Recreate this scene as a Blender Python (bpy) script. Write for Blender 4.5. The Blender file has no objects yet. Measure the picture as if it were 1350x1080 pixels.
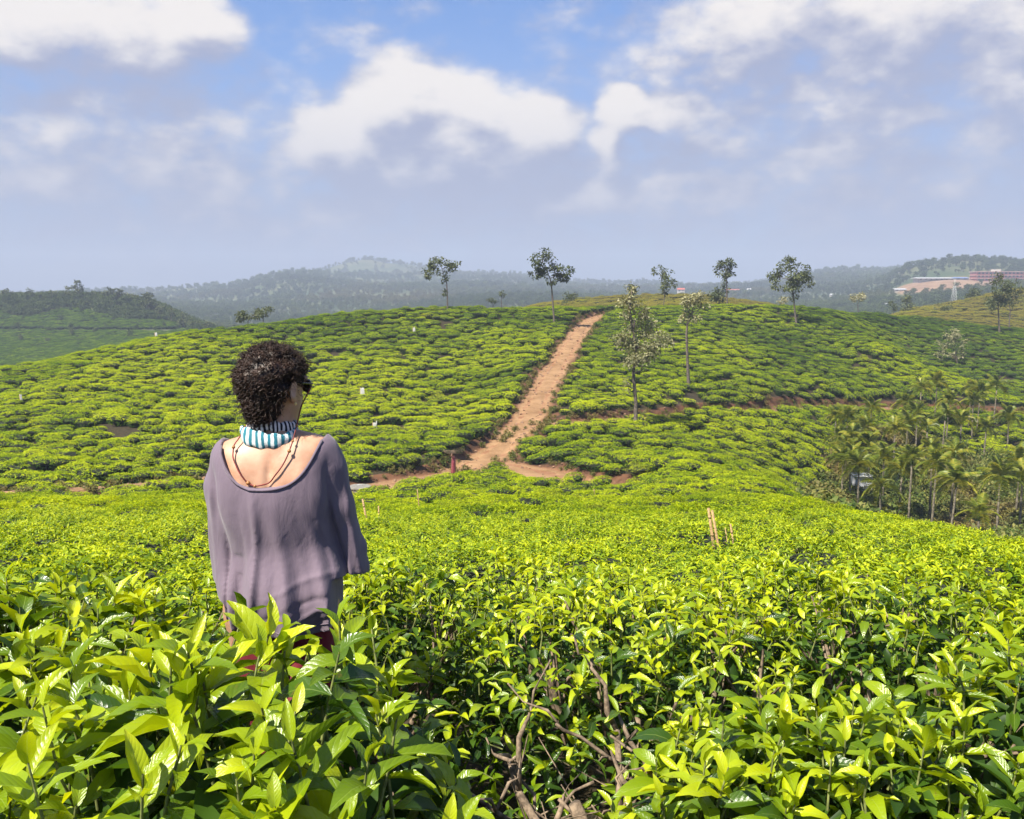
import bpy, bmesh, math, random
import numpy as np
from mathutils import Vector, Matrix, Euler
R = math.radians
random.seed(7)
RNG = np.random.default_rng(11)
scene = bpy.context.scene
col = scene.collection

# ------------------------------------------------------------------ camera, world, sun, exposure
F, CAMZ = 1169.0, 1.74
PITCH = math.atan(150.0 / F)
cam_data = bpy.data.cameras.new('camera')
cam_data.sensor_fit = 'HORIZONTAL'; cam_data.sensor_width = 36.0; cam_data.lens = 36.0 * F / 1350.0
cam_data.clip_start = 0.05; cam_data.clip_end = 20000
cam = bpy.data.objects.new('camera', cam_data); col.objects.link(cam)
cam.location = (0, 0, CAMZ); cam.rotation_euler = (R(90) - PITCH, 0, 0)
scene.camera = cam
SUN_EL, SUN_AZ = R(55), R(-134)      # azimuth from +y clockwise: behind the camera, to its left
sun_dir = Vector((math.sin(SUN_AZ) * math.cos(SUN_EL), math.cos(SUN_AZ) * math.cos(SUN_EL), math.sin(SUN_EL)))
sd = bpy.data.lights.new('sun', 'SUN'); sd.energy = 5.0; sd.angle = R(0.53); sd.color = (1.0, 0.93, 0.80)
sun = bpy.data.objects.new('sun', sd); col.objects.link(sun)
sun.rotation_euler = sun_dir.to_track_quat('Z', 'Y').to_euler(); sun.location = (0, 0, 60)
scene.view_settings.view_transform = 'Standard'; scene.view_settings.look = 'None'
scene.view_settings.gamma = 1.0; scene.view_settings.use_curve_mapping = False
scene.view_settings.exposure = 1.3
scene.cycles.use_denoising = True
scene.cycles.max_bounces = 5; scene.cycles.diffuse_bounces = 2; scene.cycles.glossy_bounces = 2
scene.cycles.transmission_bounces = 4; scene.cycles.volume_bounces = 0; scene.cycles.transparent_max_bounces = 4
scene.cycles.sample_clamp_indirect = 6.0
scene.cycles.use_adaptive_sampling = True; scene.cycles.adaptive_threshold = 0.02

class NT:
    """small helper for node trees"""
    def __init__(s, tree): s.t = tree; s.n = tree.nodes; s.l = tree.links
    def node(s, typ, **kw):
        n = s.n.new(typ)
        for k, v in kw.items(): setattr(n, k, v)
        return n
    def put(s, sock, v):
        if isinstance(v, bpy.types.NodeSocket): s.l.new(v, sock)
        else: sock.default_value = v
    def m(s, op, a, b=0.0, c=0.0, clamp=False):
        n = s.n.new('ShaderNodeMath'); n.operation = op; n.use_clamp = clamp
        s.put(n.inputs[0], a); s.put(n.inputs[1], b); s.put(n.inputs[2], c)
        return n.outputs[0]
    def vm(s, op, a, b=(0, 0, 0)):
        n = s.n.new('ShaderNodeVectorMath'); n.operation = op
        s.put(n.inputs[0], a); s.put(n.inputs[1], b)
        return n.outputs[0]
    def mr(s, v, a, b, c=0.0, d=1.0, smooth=True):
        n = s.n.new('ShaderNodeMapRange'); n.interpolation_type = 'SMOOTHSTEP' if smooth else 'LINEAR'
        s.put(n.inputs[0], v); s.put(n.inputs[1], a); s.put(n.inputs[2], b); s.put(n.inputs[3], c); s.put(n.inputs[4], d)
        return n.outputs[0]
    def mix(s, f, a, b, blend='MIX'):
        n = s.n.new('ShaderNodeMix'); n.data_type = 'RGBA'; n.blend_type = blend
        s.put(n.inputs[0], f)
        for i, v in ((6, a), (7, b)):
            if not isinstance(v, bpy.types.NodeSocket): v = (*v[:3], 1.0)
            s.put(n.inputs[i], v)
        return n.outputs[2]
    def noise(s, vec, scale, detail=4.0, rough=0.5, dist=0.0):
        n = s.n.new('ShaderNodeTexNoise'); s.put(n.inputs['Vector'], vec)
        n.inputs['Scale'].default_value = scale; n.inputs['Detail'].default_value = detail
        n.inputs['Roughness'].default_value = rough; n.inputs['Distortion'].default_value = dist
        return n.outputs['Fac']
    def bump(s, h, strength, dist):
        n = s.n.new('ShaderNodeBump'); n.inputs['Strength'].default_value = strength
        n.inputs['Distance'].default_value = dist; s.put(n.inputs['Height'], h)
        return n.outputs['Normal']

def make_world():
    w = bpy.data.worlds.new('World'); scene.world = w; w.use_nodes = True
    # cloud density as a node group, so that it can be read at two directions
    g = bpy.data.node_groups.new('cloud_density', 'ShaderNodeTree')
    g.interface.new_socket('Vector', in_out='INPUT', socket_type='NodeSocketVector')
    g.interface.new_socket('Density', in_out='OUTPUT', socket_type='NodeSocketFloat')
    N = NT(g); gi = N.node('NodeGroupInput'); go = N.node('NodeGroupOutput')
    v = gi.outputs[0]
    sep = N.node('ShaderNodeSeparateXYZ'); g.links.new(v, sep.inputs[0])
    az = N.m('ARCTAN2', sep.outputs[0], sep.outputs[1]); el = N.m('ARCSINE', sep.outputs[2])
    vs = N.vm('MULTIPLY', v, (1.0, 1.0, 1.7))
    warp = N.m('MULTIPLY', N.m('SUBTRACT', N.noise(vs, 7.0, 3, 0.55), 0.5), 0.05)
    azw = N.m('ADD', az, warp); elw = N.m('ADD', el, N.m('MULTIPLY', warp, 0.5))
    # (px, py, rx, ry, weight) of the cumulus heaps the photograph shows, as azimuth and elevation
    heaps = [(528, 152, 80, 68, 1.25), (610, 166, 105, 68, 1.2), (690, 186, 80, 58, 1.15), (452, 200, 78, 54, 1.1), (565, 226, 200, 50, .8),
             (812, 156, 46, 34, 1.1), (866, 156, 60, 26, .85), (794, 196, 32, 28, .8), (60, 62, 140, 52, .8), (190, 58, 120, 52, .85), (275, 48, 62, 44, .9),
             (1000, 55, 150, 58, .75), (1140, 45, 190, 70, .75), (1310, 60, 150, 95, .7), (1195, 162, 62, 18, .9), (205, 178, 46, 26, .45), (750, 268, 120, 26, .55),
             (1120, 335, 46, 20, .5), (930, 262, 90, 18, .5), (1290, 318, 66, 24, .45), (80, 245, 80, 30, .45), (1120, 120, 300, 120, .44), (150, 200, 240, 90, .30), (480, 290, 420, 60, .30), (1000, 240, 380, 70, .35), (600, 205, 150, 70, 1.1)]
    acc = None
    for (px, py, rx, ry, wt) in heaps:
        a0 = math.atan((px - 675) / F); e0 = math.atan((390 - py) / F * math.cos(a0))
        dx = N.m('MULTIPLY', N.m('SUBTRACT', azw, a0), F / rx); dy = N.m('MULTIPLY', N.m('SUBTRACT', elw, e0), F / ry)
        r2 = N.m('ADD', N.m('MULTIPLY', dx, dx), N.m('MULTIPLY', dy, dy))
        b = N.m('MULTIPLY', N.m('SUBTRACT', 1.0, r2), wt)
        acc = b if acc is None else N.m('SMOOTH_MAX', acc, b, 0.35)
    acc = N.m('MAXIMUM', acc, -0.9)
    glob = N.m('MULTIPLY', N.m('SUBTRACT', N.noise(vs, 2.6, 3, 0.5), 0.60), 3.0)
    acc = N.m('MAXIMUM', acc, glob)
    def vor(sc, det):
        n = N.node('ShaderNodeTexVoronoi', feature='F1', normalize=True); N.put(n.inputs['Vector'], vs); n.inputs['Scale'].default_value = sc; n.inputs['Detail'].default_value = det; n.inputs['Roughness'].default_value = 0.55
        return n.outputs['Distance']
    b1 = N.m('MULTIPLY', N.m('SUBTRACT', 0.45, vor(17.0, 2.0)), 1.5)
    f1 = N.m('MULTIPLY', N.m('SUBTRACT', N.noise(vs, 9.0, 7, 0.58, 0.3), 0.5), 1.25)
    f2 = N.m('MULTIPLY', N.m('SUBTRACT', N.noise(vs, 30.0, 5, 0.6), 0.5), 0.7)
    g.links.new(N.m('ADD', N.m('ADD', acc, b1), N.m('ADD', f1, f2)), go.inputs[0])

    N = NT(w.node_tree); N.n.clear()
    tc = N.node('ShaderNodeTexCoord'); D = tc.outputs['Generated']
    sky = N.node('ShaderNodeTexSky'); sky.sky_type = 'NISHITA'; sky.sun_disc = False
    sky.sun_elevation = SUN_EL; sky.sun_rotation = SUN_AZ; sky.altitude = 900
    sky.air_density = 1.0; sky.dust_density = 1.6; sky.ozone_density = 1.5
    skyc = N.vm('MULTIPLY', sky.outputs[0], (0.042, 0.058, 0.078))
    sep = N.node('ShaderNodeSeparateXYZ'); N.l.new(D, sep.inputs[0])
    z = sep.outputs[2]
    # thin lavender veil, thicker towards the horizon, with soft structure
    vs = N.vm('MULTIPLY', D, (1.0, 1.0, 2.0))
    vn = N.noise(vs, 3.2, 5, 0.55, 0.4)
    veil = N.m('MULTIPLY', N.mr(z, 0.02, 0.33, 0.95, 0.02), N.mr(vn, 0.22, 0.68, 0.55, 1.0))
    c1 = N.mix(veil, skyc, (0.150, 0.160, 0.226))
    def dens(vec):
        n = N.node('ShaderNodeGroup', node_tree=g); N.l.new(vec, n.inputs[0]); return n.outputs[0]
    d0 = dens(D); d1 = dens(N.vm('NORMALIZE', N.vm('ADD', D, (-0.018, 0, 0.045))))
    alpha = N.mr(d0, -0.25, 0.75, 0.0, 0.90)
    lit = N.mr(N.m('ADD', N.m('SUBTRACT', d0, d1), N.m('MULTIPLY', d0, 0.06)), -0.35, 1.0)
    lit = N.m('MULTIPLY', lit, N.mr(z, 0.03, 0.22, 0.25, 1.0))
    cc = N.mix(lit, (0.160, 0.168, 0.228), (0.435, 0.40, 0.36))
    c2 = N.mix(alpha, c1, cc)
    bg = N.node('ShaderNodeBackground'); N.l.new(c2, bg.inputs[0]); bg.inputs[1].default_value = 1.0
    out = N.node('ShaderNodeOutputWorld'); N.l.new(bg.outputs[0], out.inputs[0])
    w.cycles.sampling_method = 'MANUAL'; w.cycles.sample_map_resolution = 512
make_world()

# ------------------------------------------------------------------ small helpers
def at(px, py, d):
    """the point seen at pixel (px, py) of the photograph, d metres ahead"""
    u, v = (px - 675) / F, (540 - py) / F
    s = d / (math.cos(PITCH) + v * math.sin(PITCH))
    return Vector((u * s, d, CAMZ + s * (v * math.cos(PITCH) - math.sin(PITCH))))
def mesh_of(name, verts, faces, smooth=False, attrs=None, uv=None):
    me = bpy.data.meshes.new(name)
    verts = np.asarray(verts, dtype=np.float32).reshape(-1, 3)
    if isinstance(faces, np.ndarray):
        n, k = faces.shape
        me.vertices.add(len(verts)); me.vertices.foreach_set('co', verts.ravel())
        me.loops.add(n * k); me.loops.foreach_set('vertex_index', faces.astype(np.int32).ravel())
        me.polygons.add(n); me.polygons.foreach_set('loop_start', (np.arange(n) * k).astype(np.int32))
        me.update(calc_edges=True); me.validate()
    else:
        me.from_pydata(verts.tolist(), [], faces); me.update()
    if smooth: me.polygons.foreach_set('use_smooth', np.ones(len(me.polygons), dtype=bool))
    if attrs:
        for k, v in attrs.items():
            a = me.attributes.new(k, 'FLOAT', 'POINT'); a.data.foreach_set('value', np.asarray(v, dtype=np.float32))
    if uv is not None:
        ul = me.uv_layers.new(name='UVMap'); li = np.zeros(len(me.loops), dtype=np.int32)
        me.loops.foreach_get('vertex_index', li)
        ul.data.foreach_set('uv', np.asarray(uv, dtype=np.float32)[li].ravel())
    return me
def obj(name, me, m=None, parent=None):
    o = bpy.data.objects.new(name, me); col.objects.link(o)
    if m is not None and me is not None and not me.materials: me.materials.append(m)
    if parent is not None: o.parent = parent
    return o
def tag(o, label=None, cat=None, group=None, kind=None):
    if label: o['label'] = label
    if cat: o['category'] = cat
    if group: o['group'] = group
    if kind: o['kind'] = kind
    return o
def thing(name, label, cat, loc=(0, 0, 0), rz=0.0, group=None):
    o = bpy.data.objects.new(name, None); col.objects.link(o)
    o.empty_display_size = 0.2; o.location = loc; o.rotation_euler = (0, 0, rz)
    return tag(o, label, cat, group)
class MB:
    """collects tubes, boxes and rings into one mesh"""
    def __init__(s): s.v = []; s.f = []
    def box(s, lo, hi, M=None):
        b = len(s.v); (x0, y0, z0), (x1, y1, z1) = lo, hi
        p = [(x0, y0, z0), (x1, y0, z0), (x1, y1, z0), (x0, y1, z0), (x0, y0, z1), (x1, y0, z1), (x1, y1, z1), (x0, y1, z1)]
        s.v += [tuple(M @ Vector(q)) if M else q for q in p]
        s.f += [tuple(b + i for i in q) for q in ((0, 3, 2, 1), (4, 5, 6, 7), (0, 1, 5, 4), (1, 2, 6, 5), (2, 3, 7, 6), (3, 0, 4, 7))]
        return s
    def tube(s, pts, rad, n=6, cap=True):
        pts = [Vector(p) for p in pts]; m = len(pts)
        if not hasattr(rad, '__len__'): rad = [rad] * m
        b = len(s.v); ref = None
        for i, p in enumerate(pts):
            t = (pts[min(i + 1, m - 1)] - pts[max(i - 1, 0)])
            t = t.normalized() if t.length > 1e-9 else Vector((0, 0, 1))
            if ref is None: ref = Vector((1, 0, 0)) if abs(t.x) < 0.8 else Vector((0, 1, 0))
            a = (ref - t * ref.dot(t)).normalized(); c = t.cross(a); ref = a
            for k in range(n):
                th = 2 * math.pi * k / n
                s.v.append(tuple(p + (a * math.cos(th) + c * math.sin(th)) * rad[i]))
        for i in range(m - 1):
            for k in range(n):
                k2 = (k + 1) % n
                s.f.append((b + i * n + k, b + i * n + k2, b + (i + 1) * n + k2, b + (i + 1) * n + k))
        if cap:
            s.f.append(tuple(b + k for k in reversed(range(n)))); s.f.append(tuple(b + (m - 1) * n + k for k in range(n)))
        return s
    def mesh(s, name, smooth=True, **kw): return mesh_of(name, s.v, s.f, smooth, **kw)

# ------------------------------------------------------------------ materials
def new_mat(name):
    m = bpy.data.materials.new(name); m.use_nodes = True
    N = NT(m.node_tree); N.n.clear()
    out = N.node('ShaderNodeOutputMaterial'); return m, N, out
def principled(N, color, rough=0.6, spec=0.5, normal=None, **kw):
    p = N.node('ShaderNodeBsdfPrincipled')
    N.put(p.inputs['Base Color'], color if isinstance(color, bpy.types.NodeSocket) else (*color[:3], 1)); N.put(p.inputs['Roughness'], rough)
    p.inputs['Specular IOR Level'].default_value = spec
    if normal is not None: N.l.new(normal, p.inputs['Normal'])
    for k, v in kw.items(): N.put(p.inputs[k], v)
    return p
def mat_simple(name, color, rough=0.6, var=0.15, scale=20.0, spec=0.4, bump=0.0, bdist=0.01, c2=None):
    m, N, out = new_mat(name)
    tc = N.node('ShaderNodeTexCoord'); n = N.noise(tc.outputs['Object'], scale, 5, 0.6)
    f = N.mr(n, 0.3, 0.7)
    c2 = c2 or tuple(max(0, c * (1 - 2 * var)) for c in color)
    c = N.mix(f, c2, tuple(min(1, c * (1 + var)) for c in color))
    p = principled(N, c, rough, spec, N.bump(n, bump, bdist) if bump else None)
    N.l.new(p.outputs[0], out.inputs[0]); return m
def mat_leaf(name, ramp, transl=0.4, rough=0.38, spec=0.5, veins=False, instancer=False, objvar=0.18, tint=None):
    """leaf colour by the leaf's own age ('tone'), 0 old .. 1 young flush"""
    m, N, out = new_mat(name)
    a = N.node('ShaderNodeAttribute', attribute_name='tone'); tone = a.outputs['Fac']
    oi = N.node('ShaderNodeObjectInfo'); rnd = oi.outputs['Random']
    t = N.m('ADD', tone, N.m('MULTIPLY', N.m('SUBTRACT', rnd, 0.5), objvar * 2))
    if instancer:
        ia = N.node('ShaderNodeAttribute', attribute_name='itone'); ia.attribute_type = 'INSTANCER'
        t = N.m('ADD', t, ia.outputs['Fac'])  # per-instance tone; on the tea hills it also carries painted cloud shade
    cr = N.node('ShaderNodeValToRGB'); e = cr.color_ramp.elements
    while len(e) < len(ramp): e.new(0.5)
    for i, (p, c) in enumerate(ramp): e[i].position = p; e[i].color = (*c, 1)
    N.l.new(t, cr.inputs[0]); c = cr.outputs[0]
    if instancer and tint:
        ib = N.node('ShaderNodeAttribute', attribute_name='idry'); ib.attribute_type = 'INSTANCER'
        c = N.mix(ib.outputs['Fac'], c, N.mix(0.75, c, tint))
    nrm = None
    if veins:
        uv = N.node('ShaderNodeUVMap'); s2 = N.node('ShaderNodeSeparateXYZ'); N.l.new(uv.outputs[0], s2.inputs[0])
        w = N.m('ABSOLUTE', N.m('SUBTRACT', s2.outputs[0], 0.5))
        ph = N.m('SUBTRACT', N.m('MULTIPLY', s2.outputs[1], 9.0), N.m('MULTIPLY', w, 5.0))
        wave = N.m('ABSOLUTE', N.m('SINE', N.m('MULTIPLY', ph, math.pi)))
        mid = N.mr(w, 0.0, 0.045, 1.0, 0.0)
        tc = N.node('ShaderNodeTexCoord')
        nz = N.noise(tc.outputs['Object'], 60, 3, 0.6)
        h = N.m('ADD', N.m('MULTIPLY', N.m('POWER', wave, 0.5), 0.6), N.m('MULTIPLY', nz, 0.5))
        h = N.m('SUBTRACT', h, N.m('MULTIPLY', mid, 0.8))
        nrm = N.bump(h, 0.30, 0.003)
        c = N.mix(N.m('MULTIPLY', mid, 0.45), c, N.mix(0.5, c, (0.45, 0.55, 0.12)))
        ofs = N.vm('ADD', tc.outputs['Object'], N.vm('MULTIPLY', oi.outputs['Location'], (13.0, 17.0, 11.0)))
        sp = N.mr(N.noise(ofs, 4.5, 6, 0.72), 0.60, 0.70)
        c = N.mix(N.m('MULTIPLY', sp, 0.55), c, (0.19, 0.115, 0.03))
        bl = N.mr(N.noise(ofs, 1.6, 3, 0.6), 0.35, 0.7)
        c = N.mix(N.m('MULTIPLY', bl, 0.38), c, N.mix(1.0, c, (0.55, 0.72, 0.8), 'MULTIPLY'))
    p = principled(N, c, rough, spec, nrm)
    tr = N.node('ShaderNodeBsdfTranslucent')
    N.l.new(N.mix(1.0, c, (1.35, 1.25, 0.55), 'MULTIPLY'), tr.inputs[0])
    mx = N.node('ShaderNodeMixShader'); mx.inputs[0].default_value = transl
    N.l.new(p.outputs[0], mx.inputs[1]); N.l.new(tr.outputs[0], mx.inputs[2]); N.l.new(mx.outputs[0], out.inputs[0])
    return m
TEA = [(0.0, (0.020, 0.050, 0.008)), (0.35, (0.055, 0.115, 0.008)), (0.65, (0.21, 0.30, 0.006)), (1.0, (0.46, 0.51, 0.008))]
M = {}
M['leaf'] = mat_leaf('tea_leaf', TEA, 0.42, 0.27, 0.6, veins=True, objvar=0.24)
M['leaf_mid'] = mat_leaf('tea_leaf_mid', TEA, 0.40, 0.5, 0.3, objvar=0.08)
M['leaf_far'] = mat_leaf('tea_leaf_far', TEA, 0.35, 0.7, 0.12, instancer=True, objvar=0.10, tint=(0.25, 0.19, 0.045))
OAK = [(0.0, (0.030, 0.045, 0.014)), (0.5, (0.075, 0.095, 0.028)), (1.0, (0.15, 0.165, 0.06))]
PALE = [(0.0, (0.10, 0.11, 0.045)), (0.5, (0.24, 0.235, 0.12)), (1.0, (0.40, 0.37, 0.22))]
M['oak'] = mat_leaf('silver_oak_leaf', OAK, 0.25, 0.55, 0.3)
M['pale'] = mat_leaf('pale_oak_leaf', PALE, 0.25, 0.6, 0.3)
M['wood_leaf'] = mat_leaf('woodland_leaf', [(0.0, (0.018, 0.034, 0.011)), (0.5, (0.042, 0.070, 0.018)), (1.0, (0.095, 0.13, 0.032))], 0.2, 0.6, 0.2, instancer=True, tint=(0.13, 0.11, 0.04))
M['palm'] = mat_leaf('palm_frond', [(0.0, (0.040, 0.075, 0.010)), (0.5, (0.165, 0.205, 0.022)), (1.0, (0.42, 0.36, 0.05))], 0.35, 0.45, 0.4)
M['shrub'] = mat_leaf('shrub_leaf', [(0.0, (0.030, 0.055, 0.012)), (0.5, (0.085, 0.125, 0.022)), (1.0, (0.20, 0.19, 0.05))], 0.3, 0.6, 0.2, instancer=True, tint=(0.20, 0.13, 0.05))
M['core'] = mat_simple('bush_core_shade', (0.014, 0.020, 0.007), 0.95, 0.3, 8)  # near-black colour stands in for the shade between the leaves
M['bark'] = mat_simple('tea_bark', (0.20, 0.148, 0.10), 0.85, 0.25, 45, bump=0.6, bdist=0.004, c2=(0.05, 0.034, 0.022))
M['twig'] = mat_simple('tea_twig', (0.14, 0.16, 0.045), 0.7, 0.3, 60)
M['trunk'] = mat_simple('oak_bark', (0.115, 0.092, 0.072), 0.9, 0.3, 6, bump=0.5, bdist=0.03)
M['palmtrunk'] = mat_simple('palm_bark', (0.17, 0.145, 0.10), 0.85, 0.35, 5, bump=0.3, bdist=0.02)
M['paint_white'] = mat_simple('white_plastic', (0.50, 0.49, 0.47), 0.6, 0.08, 12)
M['stake'] = mat_simple('weathered_bamboo', (0.33, 0.215, 0.095), 0.7, 0.25, 40, bump=0.3, bdist=0.003)
M['concrete'] = mat_simple('grey_concrete', (0.19, 0.18, 0.155), 0.9, 0.2, 8, bump=0.4, bdist=0.01)
# ------------------------------------------------------------------ terrain
def pchip(x, y, xi):
    x = np.asarray(x, float); y = np.asarray(y, float); h = np.diff(x); dl = np.diff(y) / h
    m = np.zeros_like(y)
    m[0], m[-1] = dl[0], dl[-1]
    for i in range(1, len(x) - 1):
        if dl[i - 1] * dl[i] > 0:
            w1, w2 = 2 * h[i] + h[i - 1], h[i] + 2 * h[i - 1]
            m[i] = (w1 + w2) / (w1 / dl[i - 1] + w2 / dl[i])
    xi = np.clip(xi, x[0], x[-1]); k = np.clip(np.searchsorted(x, xi) - 1, 0, len(h) - 1)
    t = (xi - x[k]) / h[k]
    return ((1 + 2 * t) * (1 - t) ** 2 * y[k] + t * (1 - t) ** 2 * h[k] * m[k] + t * t * (3 - 2 * t) * y[k + 1] + t * t * (t - 1) * h[k] * m[k + 1])
CH = 0.92                                             # usual height of the tea above the ground
NEAR = [(0.6, 0.0), (2.4, -0.06), (3.6, -0.34), (5.5, -0.92), (8, -1.58)]
# per image column: (distance ahead, row at which the top of the tea is seen there)
COLS = {
 -500: [(15, 690), (30, 665), (42, 650), (52, 640), (70, 590), (90, 550), (105, 525), (140, 545), (200, 560), (300, 500), (400, 450), (470, 395), (560, 402), (900, 440), (1500, 405), (2000, 392), (2600, 395), (3900, 389)],
 0: [(15, 690), (28, 664), (40, 650), (44, 645), (50, 618), (55, 600), (68, 560), (85, 520), (106, 481), (125, 492), (170, 520), (300, 480), (390, 446), (430, 420), (470, 396), (520, 397), (700, 430), (1000, 415), (1500, 402), (2000, 396), (2600, 398), (3900, 389)],
 110: [(15, 690), (28, 663), (40, 647), (46, 641), (52, 612), (60, 590), (72, 548), (90, 506), (115, 462), (135, 474), (180, 510), (300, 474), (400, 436), (440, 415), (475, 393), (530, 395), (700, 430), (1100, 412), (1500, 403), (1900, 392), (2600, 396), (3900, 389)],
 200: [(15, 690), (28, 664), (38, 650), (47, 636), (54, 606), (60, 588), (72, 550), (95, 498), (125, 444), (145, 456), (190, 495), (300, 462), (400, 436), (440, 420), (480, 402), (530, 404), (700, 430), (1100, 410), (1500, 398), (1900, 388), (2600, 394), (3900, 389)],
 270: [(15, 691), (28, 666), (38, 652), (49, 630), (55, 604), (62, 580), (75, 545), (98, 490), (130, 435), (150, 446), (190, 490), (300, 468), (400, 442), (450, 434), (520, 440), (700, 432), (1100, 412), (1500, 396), (1850, 382), (2500, 392), (3900, 389)],
 400: [(15, 692), (30, 664), (44, 650), (52, 641), (57, 618), (64, 590), (76, 555), (100, 492), (125, 444), (142, 417), (160, 427), (200, 470), (300, 480), (600, 450), (1100, 405), (1500, 378), (1800, 361), (2300, 372), (2700, 366), (3200, 380), (3900, 389)],
 490: [(15, 692), (30, 665), (46, 650), (55, 638), (60, 608), (66, 586), (78, 552), (102, 490), (128, 436), (146, 408), (165, 419), (210, 465), (300, 475), (600, 450), (1100, 402), (1500, 383), (1900, 370), (2300, 360), (2600, 347), (3100, 365), (3900, 389)],
 600: [(15, 692), (30, 664), (44, 644), (52, 632), (60, 612), (65, 588), (72, 570), (84, 540), (104, 492), (130, 436), (150, 405), (165, 410), (210, 445), (300, 450), (600, 430), (1100, 395), (1500, 382), (1900, 372), (2400, 363), (2800, 360), (3200, 370), (3900, 389)],
 650: [(15, 692), (30, 664), (44, 644), (52, 630), (60, 610), (66, 598), (73, 562), (84, 534), (104, 488), (130, 434), (150, 405), (165, 410), (205, 432), (300, 445), (600, 425), (1100, 393), (1500, 383), (1900, 374), (2400, 367), (2800, 366), (3200, 373), (3900, 389)],
 700: [(15, 692), (30, 664), (44, 645), (52, 634), (60, 614), (68, 594), (76, 562), (84, 530), (95, 497), (110, 466), (132, 430), (152, 405), (165, 408), (190, 412), (230, 402), (280, 415), (600, 425), (1100, 393), (1500, 385), (1900, 377), (2400, 371), (2800, 370), (3200, 376), (3900, 389)],
 750: [(15, 691), (30, 664), (44, 645), (52, 634), (57, 616), (66, 586), (75, 562), (79, 546), (86, 524), (100, 492), (112, 466), (122, 448), (140, 420), (155, 404), (170, 406), (195, 408), (235, 396), (290, 410), (600, 425), (1100, 393), (1500, 386), (1900, 379), (2400, 373), (2800, 373), (3200, 379), (3900, 389)],
 800: [(15, 690), (30, 663), (42, 648), (52, 630), (60, 604), (70, 576), (76, 560), (80, 549), (84, 532), (95, 505), (110, 474), (130, 440), (150, 412), (162, 403), (175, 405), (195, 405), (240, 391), (290, 408), (600, 425), (1100, 395), (1500, 388), (1900, 382), (2400, 376), (2800, 376), (3200, 382), (3900, 389)],
 900: [(15, 688), (30, 660), (42, 640), (50, 624), (58, 604), (66, 590), (75, 570), (85, 546), (88, 540), (93, 520), (105, 493), (125, 450), (150, 410), (160, 402), (172, 405), (195, 403), (240, 389), (290, 405), (600, 420), (1100, 395), (1500, 388), (2000, 383), (2600, 380), (3200, 383), (3900, 389)],
 1000: [(15, 690), (28, 662), (40, 638), (48, 624), (56, 626), (66, 612), (74, 596), (84, 566), (93, 537), (96, 533), (101, 512), (112, 488), (138, 440), (155, 410), (165, 401), (180, 406), (220, 404), (260, 398), (300, 410), (600, 420), (1000, 402), (1300, 388), (1700, 380), (2200, 376), (2800, 374), (3400, 382), (3900, 389)],
 1100: [(15, 692), (25, 670), (34, 656), (42, 672), (55, 678), (68, 656), (76, 632), (84, 602), (94, 562), (103, 532), (106, 527), (111, 508), (122, 484), (145, 440), (160, 416), (170, 407), (185, 414), (215, 425), (270, 425), (400, 440), (600, 425), (900, 402), (1200, 385), (1600, 368), (2200, 362), (2800, 366), (3400, 380), (3900, 389)],
 1150: [(14, 698), (24, 674), (31, 666), (40, 688), (54, 694), (68, 668), (78, 634), (88, 602), (98, 562), (107, 533), (110, 528), (115, 506), (124, 484), (138, 448), (150, 437), (160, 443), (168, 434), (185, 412), (215, 424), (270, 425), (400, 440), (600, 420), (900, 395), (1200, 380), (1600, 368), (2200, 362), (2800, 366), (3400, 380), (3900, 389)],
 1200: [(13, 702), (21, 682), (27, 678), (36, 706), (52, 712), (66, 680), (78, 640), (90, 600), (101, 562), (110, 536), (113, 531), (118, 508), (126, 490), (138, 464), (147, 477), (155, 470), (166, 449), (182, 428), (198, 417), (215, 421), (245, 414), (270, 407), (310, 420), (420, 435), (600, 412), (800, 388), (1000, 370), (1200, 358), (1500, 362), (2000, 362), (2600, 357), (3300, 375), (3900, 389)],
 1270: [(11, 714), (18, 695), (24, 692), (33, 726), (50, 730), (64, 690), (76, 648), (90, 604), (103, 562), (111, 540), (114, 535), (119, 512), (126, 496), (131, 494), (139, 507), (150, 487), (165, 456), (182, 436), (198, 425), (215, 427), (245, 412), (285, 396), (330, 412), (430, 430), (600, 402), (800, 380), (900, 370), (1150, 350), (1500, 356), (2000, 358), (2600, 354), (3300, 372), (3900, 389)],
 1350: [(10, 728), (15, 712), (20, 707), (30, 748), (46, 752), (60, 700), (74, 652), (90, 602), (103, 565), (111, 545), (114, 540), (117, 528), (121, 525), (128, 527), (140, 504), (160, 472), (182, 444), (198, 434), (215, 435), (250, 404), (292, 381), (340, 405), (450, 420), (600, 395), (800, 378), (900, 372), (1150, 353), (1500, 358), (2000, 360), (2600, 354), (3300, 372), (3900, 389)],
 1900: [(9, 745), (14, 728), (20, 730), (30, 770), (46, 770), (60, 720), (74, 672), (90, 622), (110, 575), (118, 548), (128, 540), (140, 520), (160, 490), (182, 465), (200, 450), (220, 448), (260, 415), (300, 395), (350, 412), (450, 420), (600, 400), (900, 385), (1200, 365), (2000, 365), (3300, 372), (3900, 389)],
}
PXG = np.arange(-700, 2101, 6.0); LDG = np.linspace(math.log(0.5), math.log(4000), 900)
def build_table():
    ks = sorted(COLS); cols = []
    for k in ks:
        ds = [n[0] for n in NEAR]; zs = [n[1] for n in NEAR]
        for (d, py) in COLS[k]:
            ds.append(d); zs.append(at(k, py, d).z - (CH if d < 330 else 0.0))
        cols.append(pchip(np.log(ds), zs, LDG))
    C = np.array(cols); T = np.empty((len(PXG), len(LDG)))
    for j in range(len(LDG)): T[:, j] = pchip(ks, C[:, j], PXG)
    for _ in range(5):                                    # soften the seams between columns
        T[1:-1] = (T[:-2] + 2 * T[1:-1] + T[2:]) / 4
    return T
TAB = build_table()
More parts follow.
